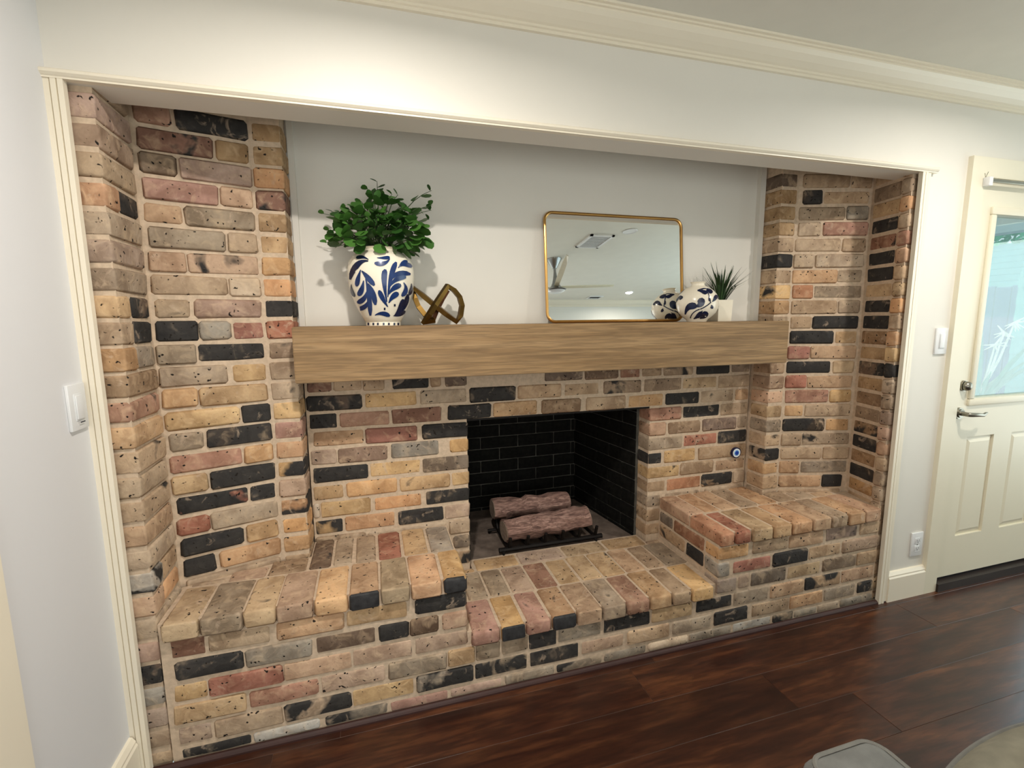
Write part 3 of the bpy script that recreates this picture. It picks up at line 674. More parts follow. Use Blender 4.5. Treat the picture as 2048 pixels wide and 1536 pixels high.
S2 = [((548,828),(410,800),(362,1020),48), ((545,832),(450,820),(415,920),46), ((550,815),(480,770),(425,800),36), ((375,1070),(370,1140),(412,1195),34), ((985,1060),(990,1120),(960,1180),34), ((810,1390),(880,1320),(900,1220),46), ((825,1390),(920,1330),(950,1170),46), ((800,1392),(870,1395),(920,1340),34)]
m = MB()
for a, b, c_, wd in S1: stroke(m, tr, a, b, c_, wd, rz, VC)
m.build('painted_leaves', M['cobalt'], vase)
m = MB()
for a, b, c_, wd in S2: stroke(m, tr, a, b, c_, wd, rz, VC)
m.build('painted_edge_leaves', M['navy'], vase)
for x, y_ in ((713, 1320), (815, 1283), (405, 945))+tuple((x, 1474) for x in (550, 600, 645, 703, 755, 810, 850)):
    m = MB(); stroke(m, tr, (x-9, y_), (x, y_), (x+9, y_), 24, rz, VC, True, 4)
    if m.v: m.build('painted_dot', M['navy'], vase)

SC = (2.102, .285, ZM+.0005); sr = .088
sprof = [(0, 0), (.040, 0)] + [(.090*math.cos(a), .080+.080*math.sin(a)) for a in [math.radians(x) for x in (-58, -45, -30, -15, 0, 15, 30, 45, 58, 68)]] + [(.028, .158), (.027, .166), (.033, .173), (.028, .1735), (.021, .160), (0, .155)]
pot = empty('round_vase', SC, 'round cream ceramic vase painted with navy leaves and twigs beside the mirror', 'vase')
MB().lathe(sprof, SC, 40).build('vase_body', M['ceramic'], pot)
rz2 = interp(sprof[1:13]); tr2 = lambda p: (1280+p[0]/9.309, 510+p[1]/9.309)
m = MB()
for a, b, c_, wd in [((845,1110),(880,900),(1060,960),120), ((1030,960),(1170,940),(1130,800),130), ((1070,660),(1180,650),(1260,700),110), ((1240,620),(1310,660),(1325,715),70), ((1110,1180),(1210,1150),(1225,1050),110), ((1000,1190),(1080,1150),(1150,1060),80), ((1340,870),(1400,830),(1415,740),60), ((1325,930),(1345,960),(1330,1000),50), ((735,725),(780,700),(815,680),50), ((740,835),(775,800),(770,760),66), ((1275,780),(1290,830),(1300,860),40)]:
    stroke(m, tr2, a, b, c_, wd, rz2, SC)
for a, b, c_ in [((1120,1010),(1220,970),(1320,880)), ((940,1180),(960,1060),(1110,1010)), ((1160,1040),(1110,1100),(1090,1180)), ((1240,640),(1290,760),(1310,880))]:
    stroke(m, tr2, a, b, c_, 18, rz2, SC, True, 12)
# the same twigs go round the back of the vase
bm_v = list(m.v); n0 = len(bm_v); F0 = list(m.f)
for an in (2.2, 4.1):
    ca, sa = math.cos(an), math.sin(an)
    m.add([(SC[0]+(v[0]-SC[0])*ca-(v[1]-SC[1])*sa, SC[1]+(v[0]-SC[0])*sa+(v[1]-SC[1])*ca, v[2]) for v in bm_v], F0, True)
m.build('painted_twigs', M['navy'], pot)

# ------------------------------------------------------------------ greenery in the tall vase
gp = empty('greenery', (VC[0], VC[1], ZM+.26), 'bushy green eucalyptus foliage standing in the painted vase', 'plant')
def leafmesh(name, mat, L_=1.0, W_=1.0):
    v = [(0, 0, 0)]; ring = [(0, 0, .0), (.36, .26, .06), (.5, .62, .04), (.36, .92, -.02), (0, 1.0, -.06), (-.36, .92, -.02), (-.5, .62, .04), (-.36, .26, .06)]
    v = [(x*W_, y_*L_, z) for x, y_, z in ring]+[(0, .3*L_, -.03), (0, .68*L_, -.04)]
    f = [(0, 1, 8), (1, 2, 9, 8), (2, 3, 9), (3, 4, 9), (4, 5, 9), (5, 6, 9), (6, 7, 8, 9), (7, 0, 8)]
    me = bpy.data.meshes.new(name); me.from_pydata(v, [], f); me.update(); me.materials.append(mat)
    for p in me.polygons: p.use_smooth = True
    return me
LM = leafmesh('leaf', M['leaf'], 1.0, .95)
stems = MB(); gr_ = random.Random(21); mouth = Vector((VC[0], VC[1], ZM+.268))
tips = [(-.195, -.03, .165), (-.185, .03, .10), (-.165, -.05, .06), (-.17, .05, .20), (-.14, -.06, .17), (-.12, .04, .22), (-.09, -.06, .20), (-.11, -.10, .10), (-.06, .03, .25), (-.02, -.05, .27), (-.035, .04, .32), (.0, .0, .345), (.03, .05, .30), (.05, -.05, .27), (.075, .0, .285), (.09, .05, .24), (.10, -.07, .21), (.125, .02, .20), (.14, -.03, .15), (.14, .05, .12), (.11, -.09, .12), (.05, -.12, .13), (-.03, -.13, .14), (-.07, -.12, .05), (.03, -.11, .06), (.205, .04, .23), (-.19, -.06, .02), (.16, -.05, .05), (-.02, .05, .18), (.06, .06, .18), (-.15, .05, .03), (.19, .0, .17), (.205, .02, .25), (.20, -.02, .31)]
def lf(p, d, size):
    o = bpy.data.objects.new('leaf', LM); place(o, gp, p); o.scale = (size, size, size)
    q = Vector(d).normalized().to_track_quat('Y', 'Z'); o.rotation_mode = 'QUATERNION'; o.rotation_quaternion = q @ Vector((0, 1, 0)).rotation_difference(Vector((0, 1, 0))) @ __import__('mathutils').Quaternion((0, 1, 0), gr_.uniform(-1.0, 1.0))
for tx, ty, tz in tips:
    tx *= .95; tz *= .70
    t_ = mouth+Vector((tx, ty, tz)); base = mouth+Vector((tx*.12, ty*.12, -.02)); ctrl = mouth+Vector((tx*.35, ty*.35, tz*.65+.03))
    pts = [base.lerp(ctrl, u).lerp(ctrl.lerp(t_, u), u) for u in [i/7 for i in range(8)]]
    stems.tube(pts, [.0022]*5+[.0015, .0012, .0008], 5)
    for i in range(5):
        u = .42+.56*i/4; p = base.lerp(ctrl, u).lerp(ctrl.lerp(t_, u), u); d = (ctrl.lerp(t_, u)-base.lerp(ctrl, u)).normalized()
        a = i*2.4+gr_.uniform(-.4, .4); sd = Vector((math.cos(a), math.sin(a), .25)); sd = (sd-d*sd.dot(d)*.7).normalized()
        small = u > .86; size = (.020+gr_.uniform(0, .006)) if small else (.040+gr_.uniform(-.006, .010))
        if p.y + sd.y*size > .425: sd.y = -abs(sd.y)
        lf(p, sd+d*.35, size)
for i in range(128):
    while True:
        e = Vector((gr_.uniform(-1, 1), gr_.uniform(-1, 1), gr_.uniform(-1, 1)))
        if e.length <= 1: break
    e = e.normalized()*(.55+.45*e.length); p = mouth+Vector((e.x*.155, -.02+e.y*.10, .055+e.z*.080))
    if p.z < mouth.z+.004 and math.hypot(p.x-VC[0], p.y-VC[1]) < .085: p.z += .03; p.y -= .05
    d = Vector((e.x, e.y, e.z*.4-.15+gr_.uniform(-.4, .4))); size = .034+gr_.uniform(0, .016)
    if p.y+size > .424: d.y = -abs(d.y)-.3; p.y = min(p.y, .40)
    lf(p, d, size)
stems.build('stems', M['stem'], gp)

# ------------------------------------------------------------------ knot sculpture
kn = empty('knot_sculpture', (.955, .31, ZM), 'antique gold knot ornament with crossing bars beside the painted vase', 'ornament')
def kp(x, y_, Y): return onY(560+x/4.096, 340+y_/4.096, Y)
K = [(1096,968,.33), (1180,1035,.32), (1270,1110,.315), (1360,1180,.32), (1445,1240,.33), (1478,1190,.33), (1490,1110,.325), (1470,1040,.32), (1425,985,.31), (1372,950,.30), (1320,1030,.285), (1270,1105,.275), (1225,1180,.275), (1178,1252,.285)]
K2 = [(1255,1235,.30), (1190,1190,.32), (1135,1120,.33), (1105,1050,.335)]
pts = [kp(*p) for p in K+K2]
for p in pts: p.z = max(p.z, ZM+.011)
MB().tube(pts, .0125, 4, closed=True, up=Vector((0, -1, 0))).build('band', M['antique'], kn, sharp=30)
pts2 = [kp(*p) for p in [(1250,1240,.345), (1285,1150,.35), (1330,1060,.352), (1375,985,.35)]]
for p in pts2: p.z = max(p.z, ZM+.011)
MB().tube(pts2, .0115, 4, up=Vector((0, -1, 0))).build('rear_bar', M['dark_brass'], kn, sharp=30)

# ------------------------------------------------------------------ spiky plant in square pot
PC = Vector((2.288, .365, ZM+.0005))
po = empty('spiky_plant', PC, 'spiky dark green artificial grass in a small square white pot', 'plant')
m = MB(); s = .040
m.add([(PC.x+a*s*k, PC.y+b*s*k, PC.z+h) for k, h in ((.92, 0), (1, .098), (.9, .098), (.88, .082)) for a, b in ((-1, -1), (1, -1), (1, 1), (-1, 1))], [(3, 2, 1, 0)]+[(4*r+i, 4*r+(i+1) % 4, 4*r+4+(i+1) % 4, 4*r+4+i) for r in range(3) for i in range(4)]+[(12, 13, 14, 15)])
m.build('pot', M['ceramic'], po)
g2 = random.Random(4)
for i in range(56):
    a = g2.uniform(0, 2*PI); sp = g2.uniform(.15, 1.0); ln = g2.uniform(.13, .2); b0_ = PC+Vector((math.cos(a)*.018*sp, math.sin(a)*.014*sp, .083))
    d1 = Vector((math.cos(a)*sp*.75, math.sin(a)*sp*.32-.10, 1)).normalized(); 
    p1 = b0_+d1*ln*.55; p2 = p1+(d1+Vector((math.cos(a)*.5*sp, math.sin(a)*.18*sp, -.25*sp))).normalized()*ln*.45
    for q in (p1, p2): q.y = min(q.y, .422)
    sd = Vector((-math.sin(a), math.cos(a), 0)); wv = .0042
    v = [b0_-sd*wv*.7, b0_+sd*wv*.7, p1+sd*wv, p1-sd*wv, p2]
    MB().add(v+[q+Vector((0, -.0008, 0)) for q in v], [(0, 1, 2, 3), (3, 2, 4), (8, 7, 6, 5), (9, 7, 8), (0, 5, 6, 1), (1, 6, 7, 2), (2, 7, 9, 4), (4, 9, 8, 3), (3, 8, 5, 0)]).build('blade', M['grass'], po)

# ------------------------------------------------------------------ evil-eye bead
ec = onY(1471, 905, Yc-.007); ey = empty('eye_bead', ec, 'round blue and white glass eye bead fixed to the brickwork right of the firebox', 'ornament')
def disc(r, y0, y1, name, mat):
    m = MB(); prof = [(r*math.cos(2*PI*i/24), r*math.sin(2*PI*i/24)) for i in range(24)]
    m.extr_y([(ec.x+a, ec.z+b) for a, b in prof], y0, y1); m.build(name, mat, ey)
Ye = ec.y
disc(.028, Ye-.007, Ye+.004, 'rim', M['navyglass']); disc(.0225, Ye-.0085, Ye-.0065, 'white_ring', M['whiteglass']); disc(.015, Ye-.0095, Ye-.008, 'light_blue_ring', M['skyglass']); disc(.0105, Ye-.0105, Ye-.009, 'pupil', M['blueglass'])

# ------------------------------------------------------------------ switches and outlet
def plate(name, cx, cz, X=None, label='', cat='light switch', outlet=False, w_=.074, h_=.118):
    """plate on the back wall (faces -Y), or on the left wall when X is given (faces +X; cx is then Y)"""
    def bb_(m, a0, a1, d0, d1, z0, z1, b=None):
        if X is None: args = (cx+a0, cx+a1, -d1, -d0, cz+z0, cz+z1)
        else: args = (X+d0, X+d1, cx-a1, cx-a0, cz+z0, cz+z1)
        return m.bevbox(*args, b, 2, True) if b else m.box(*args)
    root = empty(name, (cx, 0, cz) if X is None else (X, cx, cz), label, cat)
    bb_(MB(), -w_/2, w_/2, 0, .008, -h_/2, h_/2, .002).build('plate', M['plastic'], root)
    if outlet:
        for s_ in (-1, 1):
            o = bb_(MB(), -.017, .017, .007, .010, s_*.0195-.014, s_*.0195+.014, .003).build('socket', M['plastic'], root)
            for dx in (-.0065, .0065): bb_(MB(), dx-.001, dx+.001, .0095, .0104, s_*.0195-.002, s_*.0195+.006).build('slot', M['vent_dark'], o)
            bb_(MB(), -.002, .002, .0095, .0104, s_*.0195-.0095, s_*.0195-.0055).build('slot', M['vent_dark'], o)
        bb_(MB(), -.0025, .0025, .008, .0095, -.0025, .0025).build('screw', M['nickel'], root)
    else:
        bb_(MB(), -.018, .018, .007, .0095, -.035, .035, .0015).build('rocker_frame', M['plastic'], root)
        bb_(MB(), -.0155, .0155, .009, .0125, -.031, .031, .002).build('rocker', M['plastic'], root)
        if X is not None: bb_(MB(), -.010, .010, .0125, .0132, -.0405, -.0375).build('dimmer_slot', M['vent_dark'], root)
    return root
plate('light_switch', 3.190, 1.214, None, 'white rocker light switch plate beside the garden door')
plate('light_switch', -.062, 1.118, XLW, 'white rocker dimmer switch on the side wall beside the left casing')
plate('wall_outlet', 3.180, .240, None, 'white duplex power outlet above the short baseboard', 'outlet', True)

# ------------------------------------------------------------------ garden door
cx0 = 3.241
for nm, mbx, lb in [('trim_11', MB().box(cx0, DX0, -.020, 0, ZF, 2.0126), 'flat cream door casing between the light switch and the garden door'), ('trim_12', MB().box(DX1, DX1+.084, -.020, 0, ZF, 2.0126), 'flat cream door casing on the far side of the garden door'), ('trim_13', MB().box(DX0, DX1, -.020, 0, DZ, 2.0126), 'flat cream head casing above the garden door')]:
    struct(mbx, nm, M['door'], lb, 'casing')
dr_ = empty('door_1', ((DX0+DX1)/2, .02, .03)); tag(dr_, 'cream garden door with a tall glass pane, two lower panels and a lever', 'door', kind='structure')
gx0_, gx1_, gz0, gz1 = 3.452, 4.0, .934, 1.779
pz0, pz1 = .2386, .7445; P_ = [(3.437, 3.645), (3.776, 3.985)]
ys, ye = .0, .042
m = MB(); m.box(DX0+.003, gx0_, ys, ye, .033, DZ-.004); m.box(gx1_, DX1-.003, ys, ye, .033, DZ-.004); m.box(gx0_, gx1_, ys, ye, gz1, DZ-.004)
m.box(gx0_, gx1_, ys, ye, pz1, gz0); m.box(gx0_, gx1_, ys, ye, .033, pz0); m.box(gx0_, gx1_, ys+.012, ye, pz0, pz1)
m.box(P_[0][1], P_[1][0], ys, ys+.012, pz0, pz1)
m.build('door_slab', M['door'], dr_)
for a, b in P_:
    m = MB(); i = .028
    a_ = max(a, gx0_)
    m.add([(a_, ys+.0125, pz0), (b, ys+.0125, pz0), (b, ys+.0125, pz1), (a_, ys+.0125, pz1), (a_+i, ys+.002, pz0+i), (b-i, ys+.002, pz0+i), (b-i, ys+.002, pz1-i), (a_+i, ys+.002, pz1-i)], [(4, 5, 6, 7), (0, 1, 5, 4), (1, 2, 6, 5), (2, 3, 7, 6), (3, 0, 4, 7)])
    m.build('raised_panel', M['door'], dr_)
def framerect(x0, x1, z0, z1, t, y0, y1, name, mat, parent):
    m = MB(); 
    for q in ((x0-t, x1+t, z0-t, z0), (x0-t, x1+t, z1, z1+t)): m.bevbox(q[0], q[1], y0, y1, q[2], q[3], .006, 2)
    for q in ((x0-t, x0, z0, z1), (x1, x1+t, z0, z1)): m.bevbox(q[0], q[1], y0, y1, q[2], q[3], .006, 2)
    return m.build(name, mat, parent)
framerect(gx0_, gx1_, gz0, gz1, .034, -.012, .003, 'glazing_bead', M['door'], dr_)
MB().box(gx0_, gx1_, .018, .024, gz0, gz1).build('pane', M['glass'], dr_)
def rosette(c, r, d, mat, name, parent): 
    m = MB(); pr = [(r*math.cos(2*PI*i/24), r*math.sin(2*PI*i/24)) for i in range(24)]
    m.extr_y([(c[0]+a, c[1]+b) for a, b in pr], -d, 0); m.extr_y([(c[0]+a*.75, c[1]+b*.75) for a, b in pr], -d-.006, -d); return m.build(name, mat, parent)
lc = onY(1921, 827, -.01)
o = rosette((lc.x, lc.z), .027, .010, M['nickel'], 'lever_rosette', dr_)
MB().tube([(lc.x, -.010, lc.z), (lc.x, -.045, lc.z), (lc.x+.012, -.052, lc.z), (lc.x+.05, -.054, lc.z-.002), (lc.x+.085, -.052, lc.z-.006), (lc.x+.108, -.048, lc.z+.001), (lc.x+.122, -.046, lc.z+.003)], [.010, .010, .010, .009, .008, .006, .003], 10).build('lever', M['nickel'], o)
kc = onY(1931, 772, -.01)
o = rosette((kc.x, kc.z), .025, .010, M['nickel'], 'deadbolt', dr_)
m = MB(); prof = [(.022, -.012), (.0215, -.020), (.018, -.028), (.011, -.033), (.003, -.0345)]; v = [(kc.x+r*math.cos(2*PI*k/20), yy, kc.z+r*math.sin(2*PI*k/20)) for r, yy in prof for k in range(20)]
m.add(v, [(i*20+k, i*20+(k+1) % 20, (i+1)*20+(k+1) % 20, (i+1)*20+k) for i in range(4) for k in range(20)]+[tuple(range(80, 100))], True).build('deadbolt_knob', M['nickel'], o)
MB().box(DX0, DX1, -.03, .10, ZF, .018).build('threshold', M['dark_gap'], dr_)
# roller blind bracket and head rail at the top of the door
bl = empty('blind_rail', (3.6, -.02, 1.90), 'thin white blind rail with end bracket at the head of the garden door', 'blind')
MB().bevbox(3.312, 3.336, -.045, -.0201, 1.888, 1.925, .002).build('bracket', M['plastic'], bl)
MB().bevbox(3.336, 4.10, -.040, -.026, 1.905, 1.919, .002).build('rail', M['nickel'], bl)
MB().tube([(3.318, -.0213, 1.945), (3.325, -.0215, 1.925), (3.340, -.0213, 1.952)], .0008, 5).build('cord', M['nickel'], bl)

# ------------------------------------------------------------------ garden beyond the door
X6 = 7.4
M['fence'] = plain('pale_fence_boards', rgb(96, 116, 160), .8, noise=.12, scale=6)
M['siding'] = plain('pale_aqua_siding', rgb(140, 192, 196), .7, noise=.05, scale=4)
M['shingle'] = plain('aqua_roof_shingle', rgb(112, 164, 172), .8, noise=.15, scale=14)
M['porch'] = plain('pale_grey_porch_paint', rgb(186, 196, 196), .7, noise=.04)
M['ground'] = plain('pale_paving', rgb(86, 98, 98), .9, noise=.1, scale=4)
M['palm'] = leafmat('pale_palm', rgb(80, 160, 150), rgb(190, 216, 208))
M['stalk'] = plain('pale_flower_stalk', rgb(232, 228, 224), .8, noise=.05)
M['tree'] = leafmat('mint_tree', rgb(60, 190, 130), rgb(120, 230, 180))
struct(MB().box(3.0, 14, .11, 8, -.3, -.15), 'floor_patio', M['ground'], 'pale paving outside the garden door', 'paving')
fn = empty('garden_fence', (X6, 2.2, -.15), 'pale blue vertical board fence seen through the door glass', 'fence')
q = onX(1965, 575, X6); ztop = q.z
for i in range(26):
    y0 = .7+i*.142
    MB().bevbox(X6, X6+.03, y0, y0+.136, -.15, ztop+R.uniform(-.01, .01), .004, 1, False).build('fence_board', M['fence'], fn)
MB().box(X6+.03, X6+.07, .7, 4.4, ztop-.3, ztop-.2).build('fence_rail', M['fence'], fn)
rf = empty('neighbour_roof', (X6+1.2, 2.6, ztop), 'aqua tinted shingle roof rising behind the garden fence', 'roof')
for i in range(9):
    zz = ztop-.15+i*.085; xx = X6+.5+i*.11
    MB().add([(xx, .2, zz), (xx, 5, zz), (xx+.14, 5, zz+.10), (xx+.14, .2, zz+.10), (xx, .2, zz-.02), (xx, 5, zz-.02), (xx+.14, 5, zz+.08), (xx+.14, .2, zz+.08)], [(0, 3, 2, 1), (4, 5, 6, 7), (0, 1, 5, 4), (1, 2, 6, 5), (2, 3, 7, 6), (3, 0, 4, 7)]).build('shingle_row', M['shingle'], rf)
tf = empty('garden_tree', (X6+2.2, 3.0, -.15), 'mint green tree crown above the aqua roof', 'tree')
MB().tube([(X6+2.2, 3.0, -.15), (X6+2.2, 3.0, 2.2)], .08, 8).build('trunk', M['stem'], tf)
m = MB(); tg = random.Random(9)
for i in range(1500):
    c = Vector((X6+2.2+tg.gauss(0, .35), 3.0+tg.gauss(0, 1.0), 2.28+tg.gauss(0, .16))); a = Vector((tg.gauss(0, 1), tg.gauss(0, 1), tg.gauss(0, 1))).normalized()*.07; b = Vector((tg.gauss(0, 1), tg.gauss(0, 1), tg.gauss(0, 1))).normalized()*.05
    m.add([c-a, c+b, c+a, c-b], [(0, 1, 2, 3)])
tag(m.build('foliage', M['tree'], tf), kind='stuff')
pb = onX(2000, 466, 5.0); pbm = MB().box(5.0, 5.14, .115, 3.4, pb.z, pb.z+.16)
pbo = pbm.build('porch_beam', M['porch']); tag(pbo, 'pale grey porch beam across the top of the door glass', 'beam')
pst = MB().box(5.01, 5.13, 3.28, 3.40, -.15, pb.z-.001).build('porch_post', M['porch']); tag(pst, 'pale grey post holding up the porch beam', 'post')
hs = empty('garden_shed', (6.0, .8, -.15), 'pale aqua lap-sided wall at the edge of the door glass', 'building')
sx = onX(2034, 600, 5.6)
for i in range(14):
    z0 = -.15+i*.13
    MB().add([(5.6, sx.y, z0), (5.6, sx.y-1.0, z0), (5.6, sx.y-1.0, z0+.135), (5.6, sx.y, z0+.135), (5.585, sx.y, z0), (5.585, sx.y-1.0, z0), (5.598, sx.y-1.0, z0+.135), (5.598, sx.y, z0+.135), ], [(0, 1, 2, 3), (7, 6, 5, 4), (0, 4, 5, 1), (1, 5, 6, 2), (2, 6, 7, 3), (3, 7, 4, 0)]).build('lap_board', M['siding'], hs)
pl = empty('flowering_palm', (5.3, 1.5, -.15), 'pale spiky garden plant with white flower stalks outside the door', 'plant')
PB = onX(1958, 790, 5.3); g3 = random.Random(3)
for (x, y_) in ((2008, 665), (2030, 645), (1990, 690)):
    e = onX(x, y_, 5.3); mid_ = PB.lerp(e, .6)+Vector((0, 0, -.05)); MB().tube([PB, mid_, e], [.010, .008, .006], 6).build('flower_stalk', M['stalk'], pl)
    m = MB()
    for i in range(9):
        d = Vector((g3.gauss(0, .3), g3.gauss(0, 1), g3.gauss(-.3, .8))).normalized(); m.tube([e, e+d*.07], [.009, .002], 5)
    m.build('flower', M['stalk'], pl)
for i in range(16):
    a = g3.uniform(-1.1, 1.1); ln = g3.uniform(.4, .8); d = Vector((g3.uniform(-.2, .2), -math.sin(a), math.cos(a)*.6)).normalized(); b = PB+Vector((0, 0, -.1))
    p2 = b+d*ln+Vector((0, 0, -.10)); sd = Vector((0, d.z, -d.y))*.016; m_ = b+d*ln*.5
    MB().add([b-sd*.5, b+sd*.5, m_+sd, m_-sd, p2]+[q_+Vector((.004, 0, 0)) for q_ in (b-sd*.5, b+sd*.5, m_+sd, m_-sd, p2)], [(0, 1, 2, 3), (3, 2, 4), (8, 7, 6, 5), (9, 7, 8), (0, 5, 6, 1), (1, 6, 7, 2), (2, 7, 9, 4), (4, 9, 8, 3), (3, 8, 5, 0)]).build('frond', M['palm'], pl)

# ------------------------------------------------------------------ ceiling fittings
for i, ((x, y_), pw) in enumerate(zip(CANS, CAN_W)):
    lab = ['round recessed ceiling light above the plant vase end of the mantel', 'round recessed ceiling light above the brick alcove by the garden door', 'round recessed ceiling light between the far window and the side wall', 'lit recessed ceiling light by the small far vent', 'unlit recessed ceiling light beside the large air vent'][i]
    cl = empty('ceiling_light', (x, y_, ZC-.006), lab, 'light', 'recessed ceiling lights')
    ring = [(.045, -.001), (.060, -.001), (.062, -.003), (.058, -.006), (.048, -.005), (.045, -.003)]
    m = MB(); v = []; f = []; sg = 28
    for r, z in ring:
        for k in range(sg): v.append((x+r*math.cos(2*PI*k/sg), y_+r*math.sin(2*PI*k/sg), ZC+z))
    for a in range(len(ring)):
        b = (a+1) % len(ring)
        for k in range(sg): f.append((a*sg+k, b*sg+k, b*sg+(k+1) % sg, a*sg+(k+1) % sg))
    m.add(v, f, True); m.build('trim_ring', M['plastic'], cl)
    MB().lathe([(.0, -.0035), (.046, -.0035), (.046, -.0012), (0, -.0012)], (x, y_, ZC), 24).build('lens', M['lamp'] if pw else M['plastic'], cl)
    if pw:
        l = bpy.data.lights.new('can_lamp', 'AREA'); l.shape = 'DISK'; l.size = .07; l.energy = pw; l.color = WARM; l.spread = math.radians(165)
        lo = bpy.data.objects.new('can_lamp', l); place(lo, cl, (x, y_, ZC-.012))
vt = empty('air_vent', (2.56, -1.36, ZC-.012), 'white louvred air vent set in the ceiling', 'vent')
vx0, vx1, vy0, vy1 = 2.455, 2.668, -1.515, -1.20
m = MB(); 
for q in ((vx0, vx1, vy0, vy0+.022), (vx0, vx1, vy1-.022, vy1), (vx0, vx0+.022, vy0, vy1), (vx1-.022, vx1, vy0, vy1)): m.box(*q, ZC-.012, ZC-.0005)
m.build('vent_frame', M['plastic'], vt); MB().box(vx0+.022, vx1-.022, vy0+.022, vy1-.022, ZC-.003, ZC-.0008).build('duct_plate', M['vent_dark'], vt)
for i in range(9):
    y0 = vy0+.030+i*.0295
    MB().add([(vx0+.022, y0, ZC-.011), (vx1-.022, y0, ZC-.011), (vx1-.022, y0+.007, ZC-.006), (vx0+.022, y0+.007, ZC-.006), (vx0+.022, y0, ZC-.0095), (vx1-.022, y0, ZC-.0095), (vx1-.022, y0+.007, ZC-.0048), (vx0+.022, y0+.007, ZC-.0048)], [(0, 3, 2, 1), (4, 5, 6, 7), (0, 1, 5, 4), (1, 2, 6, 5), (2, 3, 7, 6), (3, 0, 4, 7)]).build('louvre', M['plastic'], vt)
v2 = empty('air_vent', (3.6, -3.5, ZC-.01), 'small white air vent in the ceiling close to the far wall', 'vent')
m = MB(); m.box(3.5, 3.7, -3.56, -3.54, ZC-.01, ZC-.0005); m.box(3.5, 3.7, -3.44, -3.42, ZC-.01, ZC-.0005); m.box(3.5, 3.52, -3.54, -3.44, ZC-.01, ZC-.0005); m.box(3.68, 3.7, -3.54, -3.44, ZC-.01, ZC-.0005); m.build('vent_frame', M['plastic'], v2)
for i in range(6): MB().box(3.53+i*.026, 3.54+i*.026, -3.54, -3.44, ZC-.008, ZC-.0008).build('louvre', M['vent_dark'], v2)
FC_ = (2.40, -1.89)
fan = empty('ceiling_fan', (*FC_, 1.97), 'brushed metal three-blade ceiling fan with flared canopy', 'ceiling fan')
MB().lathe([(0, 2.2945), (.072, 2.2945), (.070, 2.285), (.045, 2.245), (.022, 2.205), (0, 2.205)][::-1], (*FC_, 0), 32).build('canopy', M['fanmetal'], fan)
MB().lathe([(0, 2.16), (.012, 2.16), (.012, 2.21), (0, 2.21)], (*FC_, 0), 16).build('down_rod', M['fanmetal'], fan)
MB().lathe([(0, 1.990), (.09, 1.992), (.100, 2.000), (.072, 2.012), (.046, 2.035), (.030, 2.07), (.019, 2.12), (.012, 2.175), (0, 2.175)], (*FC_, 0), 36).build('motor_housing', M['fanmetal'], fan)
MB().lathe([(0, 1.970), (.055, 1.975), (.080, 1.986), (.086, 1.9915), (0, 1.9915)], (*FC_, 0), 32).build('light_lens', M['whiteglass'], fan)
for i in range(3):
    a = math.radians(-16+120*i); d = Vector((math.cos(a), math.sin(a), 0)); s_ = Vector((-math.sin(a), math.cos(a), 0)); c = Vector((*FC_, 2.022))
    st = [(.05, .018), (.16, .020), (.35, .022), (.60, .018), (.75, .007)]
    v = []; f = []
    for r, wv in st:
        for sg, dz in ((-1, -.010), (1, .010)):
            for th in (0, .006): v.append(c+d*r+s_*wv*sg+Vector((0, 0, dz*.6+th+.10*r)))
    for k in range(len(st)-1):
        b = 4*k; f += [(b, b+4, b+6, b+2), (b+1, b+3, b+7, b+5), (b, b+1, b+5, b+4), (b+2, b+6, b+7, b+3)]
    f += [(0, 2, 3, 1), (16, 17, 19, 18)]
    MB().add(v, f, False).build('blade', M['bladewood'], fan)

# ------------------------------------------------------------------ sofa corner and pillow
so = empty('sofa', (2.3, -1.45, ZF), 'grey linen sofa with piped arms facing the fireplace', 'sofa')
AX0, AX1 = 1.362, 1.535; SF = -.982
def cushion(name, x0, x1, y0, y1, z0, z1, r, mat, parent, puff=.01):
    m = MB(); m.bevbox(x0, x1, y0, y1, z0, z1, r, 4); return m.build(name, mat, parent, sharp=60)
for x0, x1 in ((AX0, AX1), (3.25, 3.425)):
    a = cushion('arm', x0, x1, -1.88, SF, .09, .600, .034, M['fabric'], so)
    k = rrect(x1-x0, SF+1.88, .034, .0, 6); MB().tube([(x0+u, -1.88+v_, .5975-.012) if False else (x0+.013+u*(1-.026/(x1-x0)), -1.88+.013+v_*(1-.026/(SF+1.88)), .5945) for u, v_ in k], .0042, 6, closed=True, up=Vector((0, 0, 1))).build('piping', M['piping'], a)
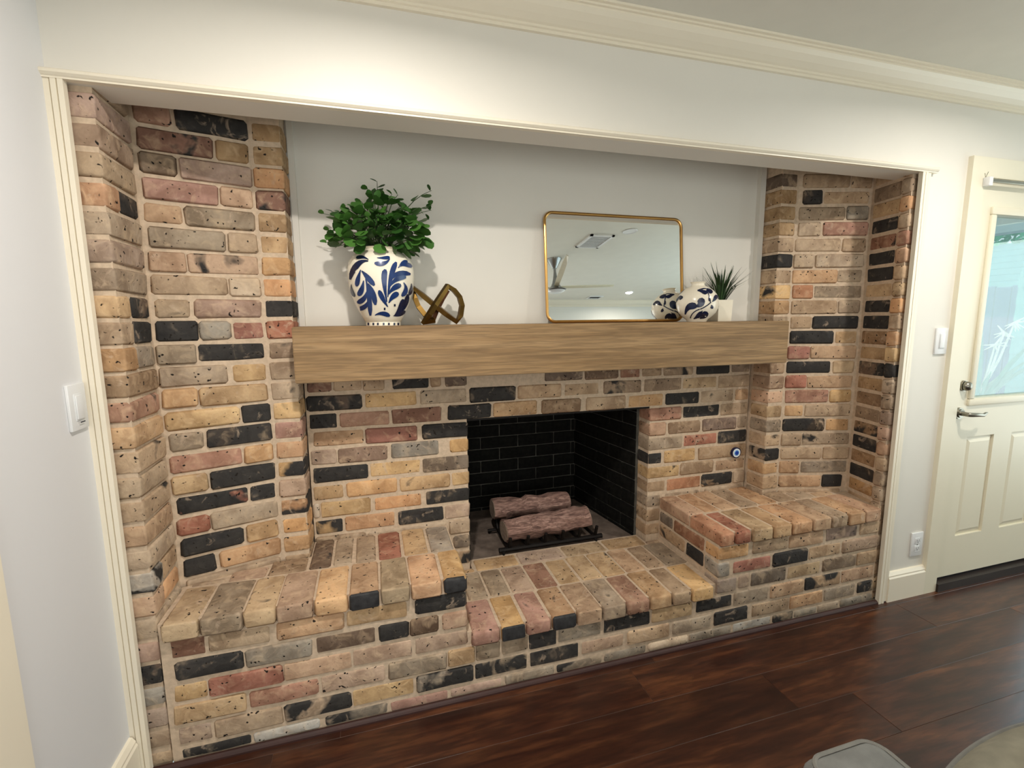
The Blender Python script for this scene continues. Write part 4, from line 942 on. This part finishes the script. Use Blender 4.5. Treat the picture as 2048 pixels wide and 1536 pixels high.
cushion('seat_base', AX1, 3.25, -1.88, -1.02, .09, .30, .02, M['fabric'], so)
for x0, x1 in ((AX1+.004, 2.39), (2.394, 3.246)): cushion('seat_cushion', x0, x1, -1.70, -1.035, .302, .455, .045, M['fabric'], so)
cushion('back_frame', AX1, 3.25, -1.93, -1.72, .09, .80, .05, M['fabric'], so)
for x0, x1 in ((AX1+.01, 2.385), (2.40, 3.24)): cushion('back_cushion', x0, x1, -1.80, -1.60, .46, .90, .07, M['fabric'], so)
for x, y_ in ((1.42, -1.03), (3.36, -1.03), (1.42, -1.83), (3.36, -1.83)): MB().tube([(x, y_, ZF), (x, y_, .09)], [.018, .025], 10).build('leg', M['shoe'], so)
# slouched pillow on the seat
tp = empty('throw_pillow', (1.9, -1.215, .456), 'olive-grey linen throw pillow slumped on the sofa seat', 'pillow')
pc = Vector((1.815, -1.20, .514))
m = MB(); n = 16; top = []; pg = random.Random(2)
def pil(u, v_, s_):
    e = (1-abs(u)**3.0)*(1-abs(v_)**3.0); pinch = .93-.10*(u*u*v_*v_)
    wr = .006*math.sin(9*u+3*v_)*e+.005*math.sin(5*v_-7*u)*e
    return Vector((u*.21*pinch*(1-.06*(1-v_*v_)*0), v_*.21*pinch, s_*(.052*math.sqrt(max(e, 0)))+wr))
rot = Matrix.Rotation(math.radians(6), 3, 'Z')
for s_ in (1, -1):
    v = [pc+rot @ pil(-1+2*i/n, -1+2*j/n, s_) for i in range(n+1) for j in range(n+1)]
    f = [(i*(n+1)+j, (i+1)*(n+1)+j, (i+1)*(n+1)+j+1, i*(n+1)+j+1) for i in range(n) for j in range(n)]
    m.add(v, f if s_ > 0 else [q[::-1] for q in f], True)
m.build('pillow_body', M['pillowfab'], tp, sharp=80)
edge = [(-1+2*i/n, -1) for i in range(n)]+[(1, -1+2*i/n) for i in range(n)]+[(1-2*i/n, 1) for i in range(n)]+[(-1, 1-2*i/n) for i in range(n)]
MB().tube([pc+rot @ pil(u, v_, 0) for u, v_ in edge], .005, 6, closed=True).build('piping', M['piping'], tp)
